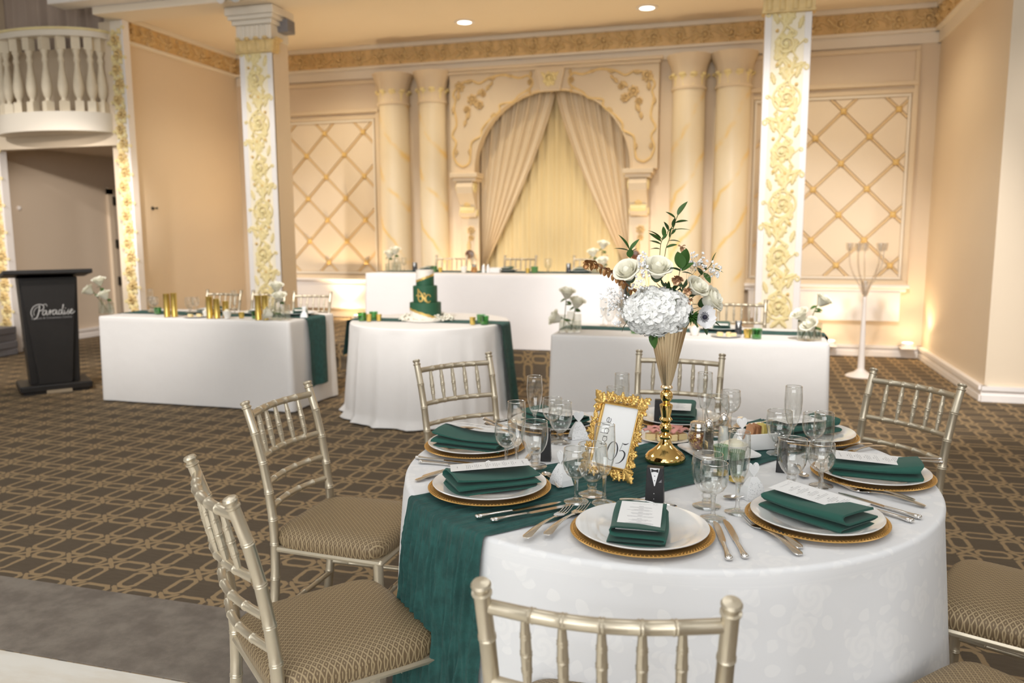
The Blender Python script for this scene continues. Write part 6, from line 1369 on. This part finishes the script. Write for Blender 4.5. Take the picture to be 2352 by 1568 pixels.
def dish(x, y, z, label, n=5):
    o = thing('serving_plate', label, 'plate', (x, y, z), 0, 'serving plates on the background tables'); obj('plate_body', M().lathe([(0, 0), (.06, 0), (.065, .002), (.10, .009), (.102, .011), (.098, .0115), (.062, .005), (0, .004)], 32), CHINA, o)
    for k in range(n):
        a = 2*pi*k/n
        c_ = obj('cheese_block', M().box(-.018, .018, -.012, .012, 0, .02), CHZ, smooth=False, bevel=.003, mw=T(x+.05*cos(a), y+.05*sin(a), z+.006) @ Rz(a)); tag(c_, 'cheese block, %s clockwise on the %s' % (ORD[k], label.replace('white plate of cheese', 'plate')), 'cheese', 'cheese on the background tables')
dish(-4.50, 5.80, ZT, 'white plate of cheese between the gold cylinders', 4); dish(-.08, 5.56, ZT, 'white plate of cheese on the table behind the vase', 5)
# table behind the vase
tux_box(.0, 5.68, 0, 'black tuxedo favour box on the table behind the vase, right of the bouquet', z=ZT+.004); tux_box(-.52, 5.9, 0, 'black tuxedo favour box on the table behind the vase, hidden by the hydrangea', z=ZT+.004)
goldcup(.060, 5.53, ZT, 'small gold votive on the table behind the vase, beside the green votive', .058, .027); votive(.118, 5.50, ZT, 'olive green votive on the table behind the vase', .066, .036); votive(-.70, 5.60, ZT, 'green votive on the table behind the vase, left of the trumpet', .052)
plate_napkin(-.12, 5.94, ZT+.004, pi, 'on the table behind the vase, right of the trumpet'); plate_napkin(-.62, 5.95, ZT+.004, pi, 'on the table behind the vase, left of the trumpet')
for i, (x, y, k) in enumerate(((-.94, 5.95, 'goblet'), (-.99, 5.98, 'flute'), (-.86, 5.93, 'wine'), (-.30, 5.92, 'goblet'))): place_glass(k, x, y, ZT+.004, ['goblet on the table behind the vase, left of the bouquet', 'flute on the table behind the vase, left of the bouquet', 'wine glass on the table behind the vase, left of the bouquet', 'goblet on the table behind the vase, right of the bouquet'][i], 'glasses on the background tables')
cup(-.29, 5.58, ZT, 'cream bowl on the table behind the vase', .034, .055)
# head table
HZ = 1.066
tux_box(-3.39, 8.02, 0, 'black tuxedo favour box left of the first head table chair', z=HZ+.004); tux_box(-1.70, 8.05, 0, 'black tuxedo favour box left of the right head table roses', z=HZ+.004)
for i, (x, y, k) in enumerate(((-3.62, 8.05, 'goblet'), (-3.55, 8.10, 'wine'), (-2.72, 8.05, 'goblet'), (-2.76, 8.1, 'flute'), (-1.93, 8.1, 'goblet'))): place_glass(k, x, y, HZ+.004, ['goblet right of the left head table roses', 'wine glass right of the left head table roses', 'goblet beside the shaker on the head table', 'flute beside the shaker on the head table', 'goblet before the middle head table chair'][i], 'glasses on the background tables')
votive(-3.13, 7.92, HZ, 'green votive before the left head table chair', .066, .038); goldcup(-3.06, 7.92, HZ, 'gold votive before the left head table chair'); votive(-2.03, 7.93, HZ, 'green votive before the middle head table chair', .066, .038); goldcup(-2.10, 7.92, HZ, 'gold votive before the middle head table chair')
for i, (x, y) in enumerate(((-3.28, 8.12), (-2.40, 8.15), (-1.60, 8.15))): plate_napkin(x, y, HZ+.004, pi, ('before the left head table chair', 'before the middle head table chair', 'before the right head table chair')[i])
cup(-2.78, 7.88, HZ, 'cream bowl on the head table', .036, .06)
jb = thing('pepper_flake_jar', 'small shaker jar of pepper flakes on the head table', 'shaker', (-2.69, 7.95, HZ)); obj('jar', M().lathe([(0, 0), (.03, 0), (.033, .03), (.026, .058), (0, .058)], 20), FLK, jb); obj('lid', M().lathe([(0, .085), (.022, .084), (.027, .08), (.027, .06), (0, .06)], 20), STEEL, jb)
for i, x in enumerate((-2.58, -2.53)):
    s2 = thing('shaker', ('salt' if i == 0 else 'white')+' shaker on the head table beside the caddy', 'shaker', (x, 7.93, HZ), 0, 'head table shakers'); obj('body', M().lathe([(0, 0), (.019, 0), (.014, .075), (0, .076)], 12), SALT, s2); obj('cap', M().lathe([(0, .096), (.008, .092), (.0145, .078), (.0145, .07), (0, .07)], 16), STEEL, s2)
cd2 = dup(cdy, (-2.45, 7.93, HZ), 0, 'white porcelain caddy on the head table')
# ---------------------------------------------------------------- chairs at the background tables
G2 = 'chiavari chairs at the long tables'
for x, y, rz, lab in ((-4.975, 6.63, pi+.05, 'chiavari chair behind the left table, between the second and middle cylinders'), (-4.485, 6.63, pi-.05, 'chiavari chair behind the left table, in front of the left square column'), (-3.95, 6.60, pi+.1, 'chiavari chair behind the right end of the left table, against the lit ledge'),
    (.02, 6.55, pi, 'chiavari chair behind the right table, in front of the right square column')): dup(chair0, (x, y, 0), rz, lab, G2)
for x, y, rz, lab in ((-3.30, 8.72, pi+.08, 'chiavari chair on the stage, leftmost behind the head table'), (-2.47, 8.72, pi, 'chiavari chair on the stage, middle of three behind the head table'), (-1.66, 8.72, pi-.05, 'chiavari chair on the stage, rightmost behind the head table')): dup(chair0, (x, y, .302), rz, lab, 'chiavari chairs on the stage')
